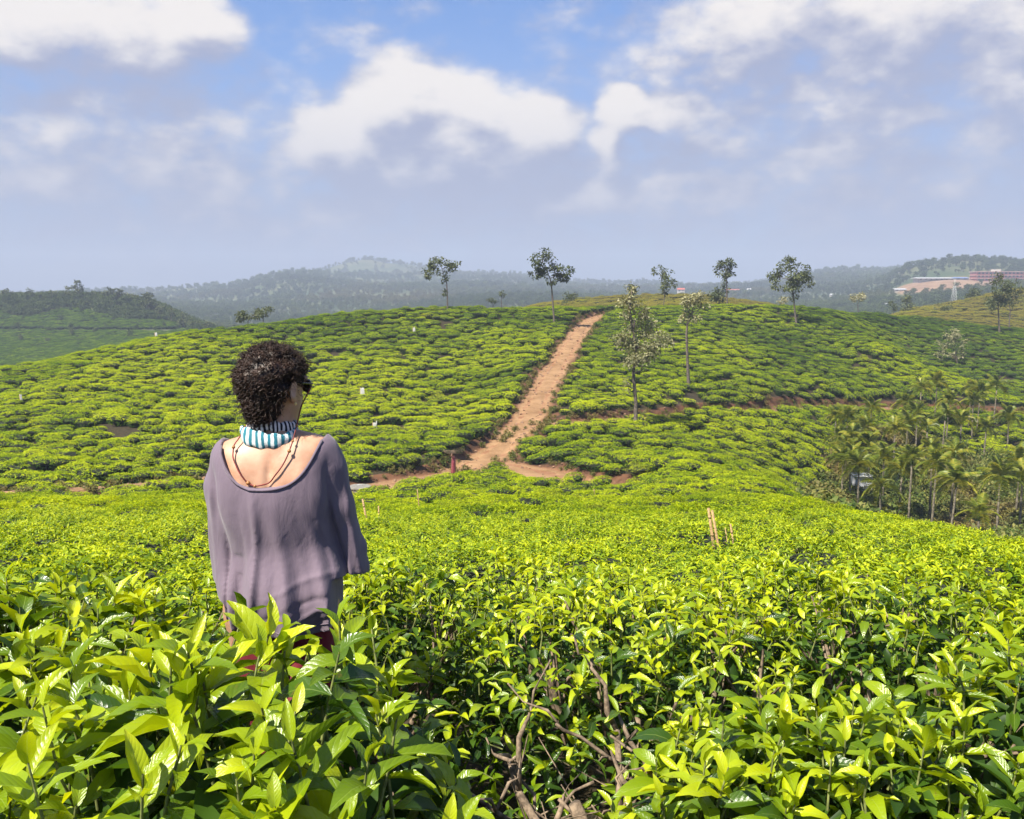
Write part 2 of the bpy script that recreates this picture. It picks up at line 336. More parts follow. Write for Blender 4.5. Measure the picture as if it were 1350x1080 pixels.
def bilin(T, px, ld):
    i = np.clip((px - PXG[0]) / 6.0, 0, len(PXG) - 1.001); j = np.clip((ld - LDG[0]) / (LDG[1] - LDG[0]), 0, len(LDG) - 1.001)
    i0 = i.astype(int); j0 = j.astype(int); a = i - i0; b = j - j0
    return T[i0, j0] * (1 - a) * (1 - b) + T[i0 + 1, j0] * a * (1 - b) + T[i0, j0 + 1] * (1 - a) * b + T[i0 + 1, j0 + 1] * a * b
def px_of(x, y): return 675 + F * 1.008 * x / np.maximum(y, 1.5)
def vnoise(x, y, seed=0):
    """smooth value noise, vectorised"""
    xi = np.floor(x).astype(np.int64); yi = np.floor(y).astype(np.int64); u = x - xi; v = y - yi
    u = u * u * (3 - 2 * u); v = v * v * (3 - 2 * v)
    def h(a, b):
        n = (a * 374761393 + b * 668265263 + seed * 1442695041) & 0x7fffffff
        n = ((n ^ (n >> 13)) * 1274126177) & 0x7fffffff
        return ((n ^ (n >> 16)) & 0xffff) / 65535.0
    return h(xi, yi) * (1 - u) * (1 - v) + h(xi + 1, yi) * u * (1 - v) + h(xi, yi + 1) * (1 - u) * v + h(xi + 1, yi + 1) * u * v
# tracks: (px, py of its bed, distance), half width, reach of the bank
def path_pts(lst): return np.array([tuple(at(*p)) for p in lst])
TRACKS = {
 'main': (path_pts([(440, 650, 54.5), (478, 646, 56), (520, 640, 58), (560, 634, 60), (600, 627, 62), (635, 610, 67), (668, 584, 73), (692, 560, 79), (708, 530, 88), (722, 504, 98), (738, 478, 110), (756, 450, 125), (776, 426, 146), (800, 416, 156), (840, 413, 163)]), 1.4, 0.85),
 'fork': (path_pts([(640, 612, 66), (672, 618, 64), (705, 626, 61.5), (745, 639, 58), (800, 652, 56)]), 2.1, 0.75),
 'cut': (path_pts([(676, 585, 72), (698, 566, 76.5), (730, 560, 79), (770, 558, 80.5), (850, 552, 86), (920, 548, 91), (1000, 543, 97), (1100, 538, 106.5), (1160, 538, 110.5), (1200, 541, 113), (1280, 545, 114.5), (1350, 549, 114.5), (1480, 556, 114)]), 0.85, 0.7),
 'foot': (path_pts([(-200, 662, 43), (0, 652, 45), (120, 645, 48), (200, 639, 50), (258, 632, 52), (330, 640, 51), (400, 648, 52.5), (455, 650, 55)]), 0.55, 0.6),
}
def resample(P, step):
    seg = np.linalg.norm(np.diff(P, axis=0), axis=1); s = np.concatenate([[0], np.cumsum(seg)])
    t = np.arange(0, s[-1], step)
    Q = np.stack([pchip(s, P[:, i], t) for i in range(3)], 1)
    return Q
for k in list(TRACKS):
    P, w, b = TRACKS[k]; TRACKS[k] = (resample(P, 0.4), w, b)
def track_info(x, y):
    """nearest track: distance beyond its edge, bed height, bank reach"""
    best = np.full(x.shape, 1e3); zb = np.zeros(x.shape); reach = np.ones(x.shape); sd_ = np.full(x.shape, 1e3)
    near = (y > 36) & (y < 175)
    idx = np.nonzero(near)[0]
    if len(idx) == 0: return best, zb, reach
    for k, (P, w, b) in TRACKS.items():
        lo, hi = P[:, :2].min(0) - 6, P[:, :2].max(0) + 6
        sel = idx[(x[idx] > lo[0]) & (x[idx] < hi[0]) & (y[idx] > lo[1]) & (y[idx] < hi[1])]
        for c in range(0, len(sel), 20000):
            s = sel[c:c + 20000]
            d2 = (x[s, None] - P[None, :, 0]) ** 2 + (y[s, None] - P[None, :, 1]) ** 2
            j = d2.argmin(1); d = np.sqrt(d2[np.arange(len(s)), j])
            ww = w * (0.85 + 0.4 * vnoise(P[j, 0] * 0.35, P[j, 1] * 0.35, 5))
            e = d - ww; upd = e < best[s]
            best[s] = np.where(upd, e, best[s]); zb[s] = np.where(upd, P[j, 2], zb[s]); reach[s] = np.where(upd, b, reach[s])
    return best, zb, reach
def ground_z(x, y, detail=True):
    x = np.atleast_1d(np.asarray(x, float)); y = np.atleast_1d(np.asarray(y, float))
    yy = np.maximum(y, 0.5)
    z = bilin(TAB, px_of(x, yy), np.log(yy))
    if detail:
        amp = np.clip((yy - 6) / 60, 0, 1)
        z = z + amp * 0.5 * (vnoise(x / 9, y / 9, 1) - 0.5) + 0.10 * (vnoise(x / 1.7, y / 1.7, 2) - 0.5) * np.clip(yy / 10, 0.2, 1)
        far = np.clip((yy - 320) / 2600, 0, 1)
        z = z + far * (26 * (vnoise(x / 190, y / 190, 3) - 0.5) + 14 * (vnoise(x / 70, y / 70, 4) - 0.5))
        e, zb, b = track_info(x, y)
        t = np.clip(e / b, 0, 1); t = t * t * (3 - 2 * t)
        z = np.where(e < b, zb * (1 - t) + z * t, z)
    return z
def gz(x, y): return float(ground_z(np.array([x]), np.array([y]))[0])
def mask_valley(px, d):                                  # the palm grove's floor, no tea there
    lim = 1095 + np.clip((d - 80) * 3.2, -20, 70)
    return (px > lim) & (d > 50) & (d < 99 + np.clip((px - 1250) * .02, 0, 3)) & ~((px > 1285) & (d > 93))
def mask_dry(px, d):
    dry = ((d > 172) & (px > 640) & (px < 1060)) | ((d > 212) & (px >= 1060))
    return dry & (d < 340)
def mask_quarry(px, d, z):                               # the scraped red terraces on the far hillside
    return np.clip(1 - np.abs((px - 1248) / 85) ** 2.5, 0, 1) * np.clip(1 - np.abs((d - 850) / 125) ** 2.0, 0, 1)

def build_ground():
    r = [0.5]
    while r[-1] < 4003:
        y = r[-1] - 3
        if y < 36: s = 0.022 * (y + 3) + 0.02
        elif y < 132: s = 0.30
        elif y < 300: s = 0.008 * y - 0.7
        else: s = 0.012 * y
        r.append(r[-1] + s)
    r = np.array(r)
    a = np.concatenate([np.linspace(-1.3, -0.66, 26, endpoint=False), np.linspace(-0.66, 0.66, 430), np.linspace(0.66, 1.3, 27)[1:]])
    Rr, A = np.meshgrid(r, a, indexing='ij'); X = (Rr * A).ravel(); Y = (Rr - 3).ravel()
    Z = ground_z(X, Y); n, k = Rr.shape
    i = np.arange(n - 1)[:, None] * k + np.arange(k - 1)[None, :]
    Fc = np.stack([i, i + 1, i + 1 + k, i + k], -1).reshape(-1, 4)
    px = px_of(X, Y); e, zb, b = track_info(X, Y)
    bank = np.clip(1.25 - e / (b * 1.3 + .2), 0, 1)
    grass = np.where(mask_valley(px, Y), 1.0, 0.0) + np.where(mask_dry(px, Y), 0.75, 0.0) + np.clip((Y - 330) / 60, 0, 1)
    road = np.clip(1 - e / 0.35, 0, 1)
    quarry = mask_quarry(px, Y, Z)
    me = mesh_of('ground', np.stack([X, Y, Z], 1), Fc, True, {'grass': np.clip(grass, 0, 1), 'road': road, 'bank': bank, 'quarry': quarry})
    m, N, out = new_mat('laterite_ground')
    def attr(nm): return N.node('ShaderNodeAttribute', attribute_name=nm).outputs['Fac']
    tc = N.node('ShaderNodeTexCoord'); P = tc.outputs['Object']
    n1 = N.noise(P, 0.9, 6, 0.62); n2 = N.noise(P, 7, 5, 0.65); n3 = N.noise(P, 0.012, 5, 0.6); n4 = N.noise(P, 0.06, 5, 0.65)
    soil = N.mix(N.mr(n1, 0.32, 0.68), (0.050, 0.025, 0.014), (0.125, 0.056, 0.028))
    soil = N.mix(N.m('MULTIPLY', N.mr(n2, 0.45, 0.7), 0.55), soil, (0.10, 0.060, 0.034))
    trk = N.mix(N.mr(n1, 0.3, 0.7), (0.18, 0.085, 0.042), (0.25, 0.135, 0.07))
    trk = N.mix(N.m('MULTIPLY', N.mr(n2, 0.5, 0.72), 0.4), trk, (0.42, 0.26, 0.15))
    litter = N.mix(N.mr(n2, 0.35, 0.65), (0.018, 0.015, 0.008), (0.048, 0.036, 0.018))
    soil = N.mix(N.mr(N.m('ADD', attr('bank'), N.m('MULTIPLY', N.m('SUBTRACT', n1, 0.5), 0.8)), 0.25, 0.6), litter, soil)
    c = N.mix(attr('road'), soil, trk)
    gcol = N.mix(N.mr(n4, 0.35, 0.65), (0.050, 0.080, 0.020), (0.105, 0.125, 0.038))
    gcol = N.mix(N.m('MULTIPLY', N.mr(n1, 0.5, 0.7), 0.5), gcol, (0.20, 0.125, 0.055))
    fcol = N.mix(N.mr(n3, 0.40, 0.62), (0.040, 0.062, 0.022), (0.095, 0.100, 0.042))
    sep = N.node('ShaderNodeSeparateXYZ'); N.l.new(P, sep.inputs[0])
    gcol = N.mix(N.mr(sep.outputs[1], 300, 420), gcol, fcol)
    c = N.mix(attr('grass'), c, gcol)
    q = N.mr(N.m('ADD', attr('quarry'), N.m('MULTIPLY', N.m('SUBTRACT', n4, 0.5), 0.9)), 0.35, 0.6)
    c = N.mix(q, c, N.mix(N.mr(n4, 0.3, 0.7), (0.16, 0.095, 0.055), (0.27, 0.175, 0.11)))
    p = principled(N, c, 0.92, 0.2, N.bump(N.m('ADD', n2, N.m('MULTIPLY', n1, 1.5)), 0.7, 0.06))
    N.l.new(p.outputs[0], out.inputs[0])
    o = obj('ground', me, m); tag(o, 'red laterite earth of the tea hills', 'ground', kind='structure')
build_ground()

def build_track(name, key, label, hw, lift=0.055):
    """the beaten bed of a track as its own thin sheet, with ruts and a crown"""
    P, w, b = TRACKS[key]
    P = resample(P, 0.5); T = np.gradient(P[:, :2], axis=0); T /= np.linalg.norm(T, axis=1)[:, None]
    Nn = np.stack([T[:, 1], -T[:, 0]], 1); cs = np.linspace(-1, 1, 15); V = []
    ww = hw * (0.85 + 0.4 * vnoise(P[:, 0] * 0.35, P[:, 1] * 0.35, 5))
    for j, c in enumerate(cs):
        off = c * ww * (1 + 0.12 * (vnoise(P[:, 0] * 0.8 + 9 * (c > 0), P[:, 1] * 0.8, 8) - 0.5) * (abs(c) > .9))
        x = P[:, 0] + Nn[:, 0] * off; y = P[:, 1] + Nn[:, 1] * off
        rut = -0.07 * math.exp(-((abs(c) - 0.5) / 0.16) ** 2) if hw > 1 else 0
        edge = -0.10 if abs(c) > 0.97 else 0.0
        z = ground_z(x, y) + lift + rut + edge + 0.05 * (vnoise(x * 1.3, y * 1.3, 14) - 0.5)
        V.append(np.stack([x, y, z], 1))
    V = np.array(V); m_, n_ = V.shape[:2]
    i = np.arange(m_ - 1)[:, None] * n_ + np.arange(n_ - 1)[None, :]
    Fc = np.stack([i, i + n_, i + n_ + 1, i + 1], -1).reshape(-1, 4)
    o = obj(name, mesh_of(name, V.reshape(-1, 3), Fc, True, {'across': np.repeat(np.abs(cs), n_)}), M['track']); tag(o, label, 'track', kind='structure')
def mat_track():
    m, N, out = new_mat('beaten_earth')
    tc = N.node('ShaderNodeTexCoord'); P = tc.outputs['Object']
    a = N.node('ShaderNodeAttribute', attribute_name='across').outputs['Fac']
    n1 = N.noise(P, 0.45, 6, 0.6); n2 = N.noise(P, 5, 6, 0.68)
    c = N.mix(N.mr(n1, 0.32, 0.68), (0.175, 0.098, 0.047), (0.275, 0.166, 0.086))
    c = N.mix(N.m('MULTIPLY', N.mr(n2, 0.48, 0.7), 0.5), c, (0.33, 0.215, 0.118))
    rut = N.mr(N.m('ABSOLUTE', N.m('SUBTRACT', a, 0.5)), 0.0, 0.22, 1.0, 0.0)
    c = N.mix(N.m('MULTIPLY', rut, 0.45), c, (0.33, 0.20, 0.105))
    ed = N.mr(N.m('ADD', a, N.m('MULTIPLY', N.m('SUBTRACT', n1, 0.5), 0.8)), 0.75, 1.05)
    c = N.mix(N.m('MULTIPLY', ed, 0.7), c, (0.13, 0.060, 0.030))
    p = principled(N, c, 0.95, 0.15, N.bump(N.m('ADD', n2, n1), 0.8, 0.08)); N.l.new(p.outputs[0], out.inputs[0]); return m
M['track'] = mat_track()
build_track('dirt_track', 'main', 'tan dirt track climbing the tea hill', 1.55)
build_track('dirt_track', 'fork', 'wide earthen fork joining the dirt track', 2.2, 0.03)
build_track('cut_road', 'cut', 'narrow red earth road cut into the hillside', 0.9, 0.04)
build_track('footpath', 'foot', 'narrow trodden path between the tea fields', 0.55, 0.045)
# ------------------------------------------------------------------ leaves and tea bushes
def leaf_template(rows, cols, L=1.0, W=0.34, arch=0.35, fold=0.22, twist=0.0, wav=0.0):
    """a pointed, folded, arched leaf growing along +y from the origin, face up"""
    V, UV, Fc = [], [], []
    for i, s in enumerate(rows):
        w = 0.5 * W * (math.sin(math.pi * min(1, s ** 0.85)) ** 0.75 if 0 < s < 1 else 0.0)
        w = max(w, 0.004)
        ang = arch * s * 1.6; y = L * (math.sin(ang) / (1.6 * arch) if arch > 1e-3 else s); z = -L * ((1 - math.cos(ang)) / (1.6 * arch) if arch > 1e-3 else 0)
        for j in range(cols):
            c = -1 + 2 * j / (cols - 1)
            ww = wav * math.sin(s * 17 + (c > 0) * 1.3) * abs(c) * 0.04
            x = c * w * math.cos(fold * abs(c)); zz = z + abs(c) * w * math.sin(fold * 2) + ww
            tw = twist * s
            V.append((x * math.cos(tw) - (zz - z) * math.sin(tw), y, z + x * math.sin(tw) + (zz - z) * math.cos(tw)))
            UV.append((0.5 + 0.5 * c, s))
    n = cols
    for i in range(len(rows) - 1):
        for j in range(cols - 1): Fc.append((i * n + j, i * n + j + 1, (i + 1) * n + j + 1, (i + 1) * n + j))
    return np.array(V), np.array(Fc), np.array(UV)
HI = [0, .1, .26, .46, .66, .84, 1]
def hi_leaf(v):
    p = [(.36, .40, .20, .2, .6), (.40, .62, .26, -.3, 1.0), (.34, .18, .35, .1, .5), (.38, .85, .15, .5, .9), (.42, .30, .42, -.15, 1.2), (.33, .55, .55, .35, .4)][v]
    return leaf_template(HI, 5, 1.0, p[0] * .88, p[1] * 1.15, p[2], p[3], p[4])
HI_T = [hi_leaf(v) for v in range(6)]
MID_T = [leaf_template([0, .3, .65, 1], 3, 1, w, a, f, t) for (w, a, f, t) in ((.38, .4, .25, .2), (.42, .7, .3, -.3), (.36, .2, .4, .1), (.40, .9, .2, .4))]
LOW_T = [leaf_template([0, .5, 1], 3, 1, .45, .6, .3, 0.2)]
TONES = [0.12, 0.36, 0.60, 0.80, 0.95]
HI_MESH = []
for v in range(6):
    row = []
    for t in TONES:
        V, Fc, UV = HI_T[v]
        row.append(mesh_of('tea_leaf', V, Fc, True, {'tone': np.full(len(V), t)}, UV)); row[-1].materials.append(M['leaf'])
    HI_MESH.append(row)
def rot_from(dirs, ups):
    """rotation matrices (n,3,3) with columns x, y=dir, z~up"""
    y = dirs / np.linalg.norm(dirs, axis=1)[:, None]
    x = np.cross(y, ups); x /= np.linalg.norm(x, axis=1)[:, None] + 1e-9
    z = np.cross(x, y)
    return np.stack([x, y, z], 2)
def join_leaves(name, tmpl, which, pos, rot, size, tone, uv=False):
    Vs, Fs, Ts, Us, b = [], [], [], [], 0
    for k, (V, Fc, UV) in enumerate(tmpl):
        s = np.nonzero(which % len(tmpl) == k)[0]
        if len(s) == 0: continue
        W = np.einsum('nij,vj->nvi', rot[s], V) * size[s][:, None, None] + pos[s][:, None, :]
        Vs.append(W.reshape(-1, 3)); Fs.append((Fc[None] + (np.arange(len(s)) * len(V))[:, None, None] + b).reshape(-1, Fc.shape[1]))
        Ts.append(np.repeat(tone[s], len(V))); b += len(s) * len(V)
        if uv: Us.append(np.tile(UV, (len(s), 1)))
    return mesh_of(name, np.concatenate(Vs), np.concatenate(Fs), True, {'tone': np.concatenate(Ts)}, np.concatenate(Us) if uv else None)
def bush_profile(rng, R_, H, flat=4.0, skirt=0.35):
    ph = rng.uniform(0, 6.28, 4); am = rng.uniform(0.03, 0.10, 4)
    lx = rng.uniform(-R_, R_, (5, 2)); la = rng.uniform(-0.07, 0.07, 5)
    def edge(th): return R_ * (1 + sum(am[i] * np.cos((i + 2) * th + ph[i]) for i in range(4)))
    def top(x, y):
        th = np.arctan2(y, x); q = np.clip(np.hypot(x, y) / edge(th), 0, 1.2)
        z = H * (1 - 0.36 * q ** flat)
        for i in range(5): z = z + la[i] * np.exp(-((x - lx[i, 0]) ** 2 + (y - lx[i, 1]) ** 2) / (0.09 * R_ * R_ * 4))
        return z
    return edge, top
def bush_leaves(rng, R_, H, n_shoot, per, L0, L1, side=0.4, old=0.35, young=1.0, drop_=0.26, flat_=0.0):
    """shoots over the plucking table and down its sides; returns pos, rot, size, tone"""
    edge, top = bush_profile(rng, R_, H)
    ns = int(n_shoot * side); nt = n_shoot - ns
    th = rng.uniform(0, 6.283, nt); q = np.sqrt(rng.uniform(0, 1, nt)); r = q * edge(th)
    bx, by = r * np.cos(th), r * np.sin(th); bz = top(bx, by) + rng.normal(0, 0.028, nt)
    tilt = 0.55 * q ** 3
    ax = np.stack([np.cos(th) * tilt + rng.normal(0, .16, nt), np.sin(th) * tilt + rng.normal(0, .16, nt), np.ones(nt)], 1)
    yg = np.clip(rng.normal(0.92, 0.14, nt) - 0.25 * q ** 4, 0.2, 1) * young
    th2 = rng.uniform(0, 6.283, ns); h2 = rng.uniform(0.12, 0.80, ns) ** 0.8; r2 = edge(th2) * (0.66 + 0.34 * np.sqrt(h2)) * rng.uniform(0.82, 1.02, ns)
    px, py = r2 * np.cos(th2), r2 * np.sin(th2); pz = h2 * H * 0.72
    ax2 = np.stack([np.cos(th2) * 1.1, np.sin(th2) * 1.1, np.full(ns, .55)], 1) + rng.normal(0, .25, (ns, 3))
    yg2 = np.clip(rng.normal(old, 0.14, ns), 0.02, 0.9)
    base = np.concatenate([np.stack([bx, by, bz], 1), np.stack([px, py, pz], 1)]); ax = np.concatenate([ax, ax2]); ax /= np.linalg.norm(ax, axis=1)[:, None]
    yg = np.concatenate([yg, yg2]); n = len(base)
    phi0 = rng.uniform(0, 6.283, n); ln = rng.uniform(0.8, 1.2, n); P, Rt, S, T = [], [], [], []
    ref = np.tile(np.array([1.0, 0.2, 0.1]), (n, 1)); e1 = np.cross(ax, ref); e1 /= np.linalg.norm(e1, axis=1)[:, None]; e2 = np.cross(ax, e1)
    Lm = 0.5 * (L0 + L1)
    for k in range(per):
        f = k / max(1, per - 1)                          # 0 tip .. 1 lowest leaf
        ph = phi0 + k * 2.4 + rng.normal(0, .2, n)
        out = e1 * np.cos(ph)[:, None] + e2 * np.sin(ph)[:, None]
        elev = np.radians(np.clip((72 - 62 * f ** 0.8) * (1 - flat_) + 12 * flat_ + rng.normal(0, 14, n), -25, 86))
        d = out * np.cos(elev)[:, None] + ax * np.sin(elev)[:, None]
        up = ax * np.cos(elev)[:, None] - out * np.sin(elev)[:, None]
        up = up + rng.normal(0, 0.28, (n, 3))
        sz = (L0 + (L1 - L0) * min(1, f * 1.5)) * ln * rng.uniform(0.85, 1.15, n)
        P.append(base - ax * (k * 0.20 * Lm) [:, None] if np.ndim(k) else base - ax * (k * 0.20 * Lm)); Rt.append(rot_from(d, up)); S.append(sz)
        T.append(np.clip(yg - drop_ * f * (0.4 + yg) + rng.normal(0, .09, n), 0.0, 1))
    return np.concatenate(P), np.concatenate(Rt), np.concatenate(S), np.concatenate(T), base, ax, edge, top
def bush_core(rng, edge, top, R_, H, shrink=0.84, drop=0.10, na=12):
    V, Fc = [], []
    for (q, zf) in ((0.42, 0.0), (0.66, 0.35), (0.84, 0.62), (0.80, 'top'), (0.45, 'top')):
        for k in range(na):
            th = 2 * math.pi * k / na; r = float(edge(th)) * q * shrink / 0.84
            x, y = r * math.cos(th), r * math.sin(th)
            z = float(top(x, y)) - drop if zf == 'top' else zf * H
            V.append((x, y, z))
    V.append((0, 0, float(top(0., 0.)) - drop))
    for i in range(4):
        for k in range(na):
            k2 = (k + 1) % na; Fc.append((i * na + k, i * na + k2, (i + 1) * na + k2, (i + 1) * na + k))
    for k in range(na): Fc.append((4 * na + k, 4 * na + (k + 1) % na, 5 * na))
    return V, Fc
def merged_bush(name, rng, R_, H, n, per, L0, L1, tmpl, core=True, lm='leaf_mid', **kw):
    """one mesh: leaves round a solid core painted dark as inner shade"""
    P, Rt, S, T, base, ax, edge, top = bush_leaves(rng, R_, H, n, per, L0, L1, **kw)
    me = join_leaves(name, tmpl, rng.integers(0, 99, len(P)), P, Rt, S, T)
    me.materials.append(M[lm])
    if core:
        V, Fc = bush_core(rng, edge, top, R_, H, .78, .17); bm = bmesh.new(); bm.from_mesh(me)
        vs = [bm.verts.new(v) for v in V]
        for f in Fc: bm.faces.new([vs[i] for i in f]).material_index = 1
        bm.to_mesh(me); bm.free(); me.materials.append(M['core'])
    return me
def stem_mesh(rng, R_, H, n=7, n2=3):
    mb = MB()
    mb.tube([(0, 0, -0.08), (0.01, 0, 0.06), (0, 0.01, 0.16)], [0.05, 0.042, 0.036], 6)
    for i in range(n):
        th = 6.283 * i / n + rng.normal(0, .3); q = rng.uniform(.45, .85) * R_
        a = Vector((0, 0, .10)); c = Vector((q * math.cos(th), q * math.sin(th), H * rng.uniform(.62, .8))); b = a.lerp(c, .5) + Vector((math.cos(th) * .08, math.sin(th) * .08, -.05))
        mb.tube([a, b, c], [.024, .016, .008], 5, False)
        for j in range(n2):
            e = c + Vector((rng.normal(0, .09), rng.normal(0, .09), rng.uniform(.04, .14)))
            s = b.lerp(c, rng.uniform(.3, .9)); mb.tube([s, e], [.008, .004], 4, False)
    me = mb.mesh('stem'); me.materials.append(M['bark']); return me

# where tea stands: a jittered carpet over the near slope and both hills
def tea_points():
    P = []
    ys = 2.35
    rng = np.random.default_rng(5)
    while ys < 335:
        step = 1.0 if ys < 40 else (1.22 if ys < 130 else (1.3 if ys < 200 else 2.0))
        hw = 0.70 * ys + 2.5; sx = 1.08 if ys < 40 else (1.32 if ys < 200 else 2.2)
        n = int(2 * hw / sx); xs = -hw + sx * (np.arange(n) + 0.5 + 0.5 * (int(ys / step) % 2)) + rng.normal(0, .16 if ys < 40 else .34, n)
        P.append(np.stack([xs, ys + rng.normal(0, .16 if ys < 40 else .32, n) + 0.35 * np.sin(xs * .13 + ys), np.full(n, 1.0)], 1)); ys += step
    P = np.concatenate(P); x, y = P[:, 0], P[:, 1]
    px = px_of(x, y); e, zb, b = track_info(x, y)
    keep = (e > b * 0.6 + 0.38) & ~mask_valley(px, y)
    gap = vnoise(x / 3.3, y / 2.2, 21)
    keep &= (gap > np.where(y < 40, 0.17, 0.115)) | (y < 6)
    keep &= rng.uniform(0, 1, len(x)) > np.where(y < 40, 0.06, 0.04)
    # the palm valley is skirted by ragged tea; nothing where the woman stands
    keep &= np.hypot(x - WX, y - WY) > 0.62
    for (bx, by, br) in NEAR_CLEAR: keep &= np.hypot(x - bx, y - by) > br
    keep &= ~((y > 330))
    x, y = x[keep], y[keep]; z = ground_z(x, y)
    return x, y, z
WX, WY = (360 - 675) / F * 2.6, 2.6
WZ = gz(WX, WY)
# the bushes round the camera, each set by hand: x, y, radius, height above ground, label
NEAR_BUSH = [
 (-0.50, 1.30, 0.52, 1.10, 'tall tea bush with the largest glossy leaves, right behind the woman in mauve', dict(n=230, per=7, L0=.056, L1=.114)),
 (-1.12, 1.95, 0.50, 1.10, 'unplucked tea bush beside the woman, on the side of her lowered left arm', dict(n=200, per=6, L0=.05, L1=.10)),
 (0.60, 1.72, 0.40, 0.86, 'tea bush with broad upright pale leaves beside the bare pruned frame', dict(n=170, per=7, L0=.05, L1=.098)),
 (1.22, 1.80, 0.48, 0.93, 'tea bush thick with shiny new leaves, next past the broad-leaved bush from the bare frame', dict(n=200, per=7, L0=.05, L1=.094)),
]
GAP = (0.17, 2.02)
NEAR_CLEAR = [(-0.50, 1.30, .9), (-1.12, 1.95, .80), (0.60, 1.72, .80), (1.22, 1.80, .85), (GAP[0], GAP[1], .72)]
IRNG = np.random.default_rng(3)
def leaf_bush(x, y, R_, H, label, group, n=110, per=6, L0=.04, L1=.08, seed=0, nleaf=300, cut=None, young=1.0):
    """a near bush whose largest leaves are pieces of their own"""
    rng = np.random.default_rng(seed); g = gz(x, y)
    root = thing('tea_bush', label, 'tea bush', (x, y, g), 0, group)
    P, Rt, S, T, base, ax, edge, top = bush_leaves(rng, R_, H, n, per, L0, L1, side=.36, old=.42, young=young)
    if cut is not None:
        k = cut(P); P, Rt, S, T = P[k], Rt[k], S[k], T[k]; k = cut(base); base, ax = base[k], ax[k]
    wp = P + np.array([x, y, g]) + Rt[:, :, 1] * (S * .5)[:, None]; cv = wp - np.array([0, 0, CAMZ]); dist = np.linalg.norm(cv, axis=1)
    infr = (np.abs(cv[:, 0] / np.maximum(cv[:, 1], .1)) < .60) & (cv[:, 1] > .2) & ((CAMZ - wp[:, 2]) / np.maximum(cv[:, 1], .1) < .64)
    # rank by how large the leaf shows: near, on top, facing the camera
    facing = np.abs((Rt[:, :, 2] * (cv / dist[:, None])).sum(1)) * .6 + .4
    score = S / dist * facing * np.where(wp[:, 2] > g + H * .55, 1.3, 1) * np.where(infr, 1, 0.01)
    order = np.argsort(-score); big = order[:nleaf]; rest = order[nleaf:]
    for i in big:
        if score[i] < 0.006: break
        me = HI_MESH[i % 6][int(np.argmin([abs(T[i] - t) for t in TONES]))]
        o = bpy.data.objects.new('leaf', me); col.objects.link(o); o.parent = root
        Mx = Matrix(Rt[i].tolist()).to_4x4(); Mx.translation = Vector(P[i])
        o.matrix_local = Mx @ Matrix.Diagonal((S[i] * rng.uniform(.85, 1.2), S[i], S[i], 1))
    if len(rest):
        me = join_leaves('foliage', [leaf_template([0, .2, .5, .8, 1], 3, 1, .38, .5, .3, .2, 0.6), leaf_template([0, .2, .5, .8, 1], 3, 1, .42, .8, .25, -.3, 0.8)], rng.integers(0, 9, len(rest)), P[rest], Rt[rest], S[rest], T[rest], True)
        tag(obj('foliage', me, M['leaf'], root), kind='stuff')
    mb = MB()
    for i in range(len(base)):
        a = base[i] - ax[i] * (per * .2 * .5 * (L0 + L1) + .05); b_ = base[i] + ax[i] * .004
        mb.tube([a, (a + b_) / 2 + rng.normal(0, .006, 3), b_], [.0032, .0026, .0016], 4, False)
    tag(obj('shoot_stems', mb.mesh('shoot_stems'), M['twig'], root), kind='stuff')
    obj('stem', stem_mesh(rng, R_, H, 9, 4), M['bark'], root)
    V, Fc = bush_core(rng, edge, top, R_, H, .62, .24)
    # inner mature leaves close the view into the crown
    n2 = 800; th = rng.uniform(0, 6.283, n2); q = np.sqrt(rng.uniform(0, 1, n2)); rr = q * edge(th) * .92
    ix, iy = rr * np.cos(th), rr * np.sin(th); iz = top(ix, iy) * rng.uniform(.45, .92, n2)
    IP = np.stack([ix, iy, iz], 1); dd = rng.normal(0, 1, (n2, 3)); dd[:, 2] *= .5
    k = np.ones(n2, bool) if cut is None else cut(IP)
    me = join_leaves('inner_foliage', MID_T, rng.integers(0, 9, n2)[k], IP[k], rot_from(dd, np.tile([0, 0, 1.0], (n2, 1)) + rng.normal(0, .3, (n2, 3)))[k], rng.uniform(.8, 1.2, n2)[k] * L1 * .95, rng.uniform(0, .4, n2)[k])
    tag(obj('inner_foliage', me, M['leaf_mid'], root), kind='stuff')
    return root
for i, (x, y, r_, h, lab, kw) in enumerate(NEAR_BUSH): leaf_bush(x, y, r_, h, lab, None, seed=100 + i, **kw)

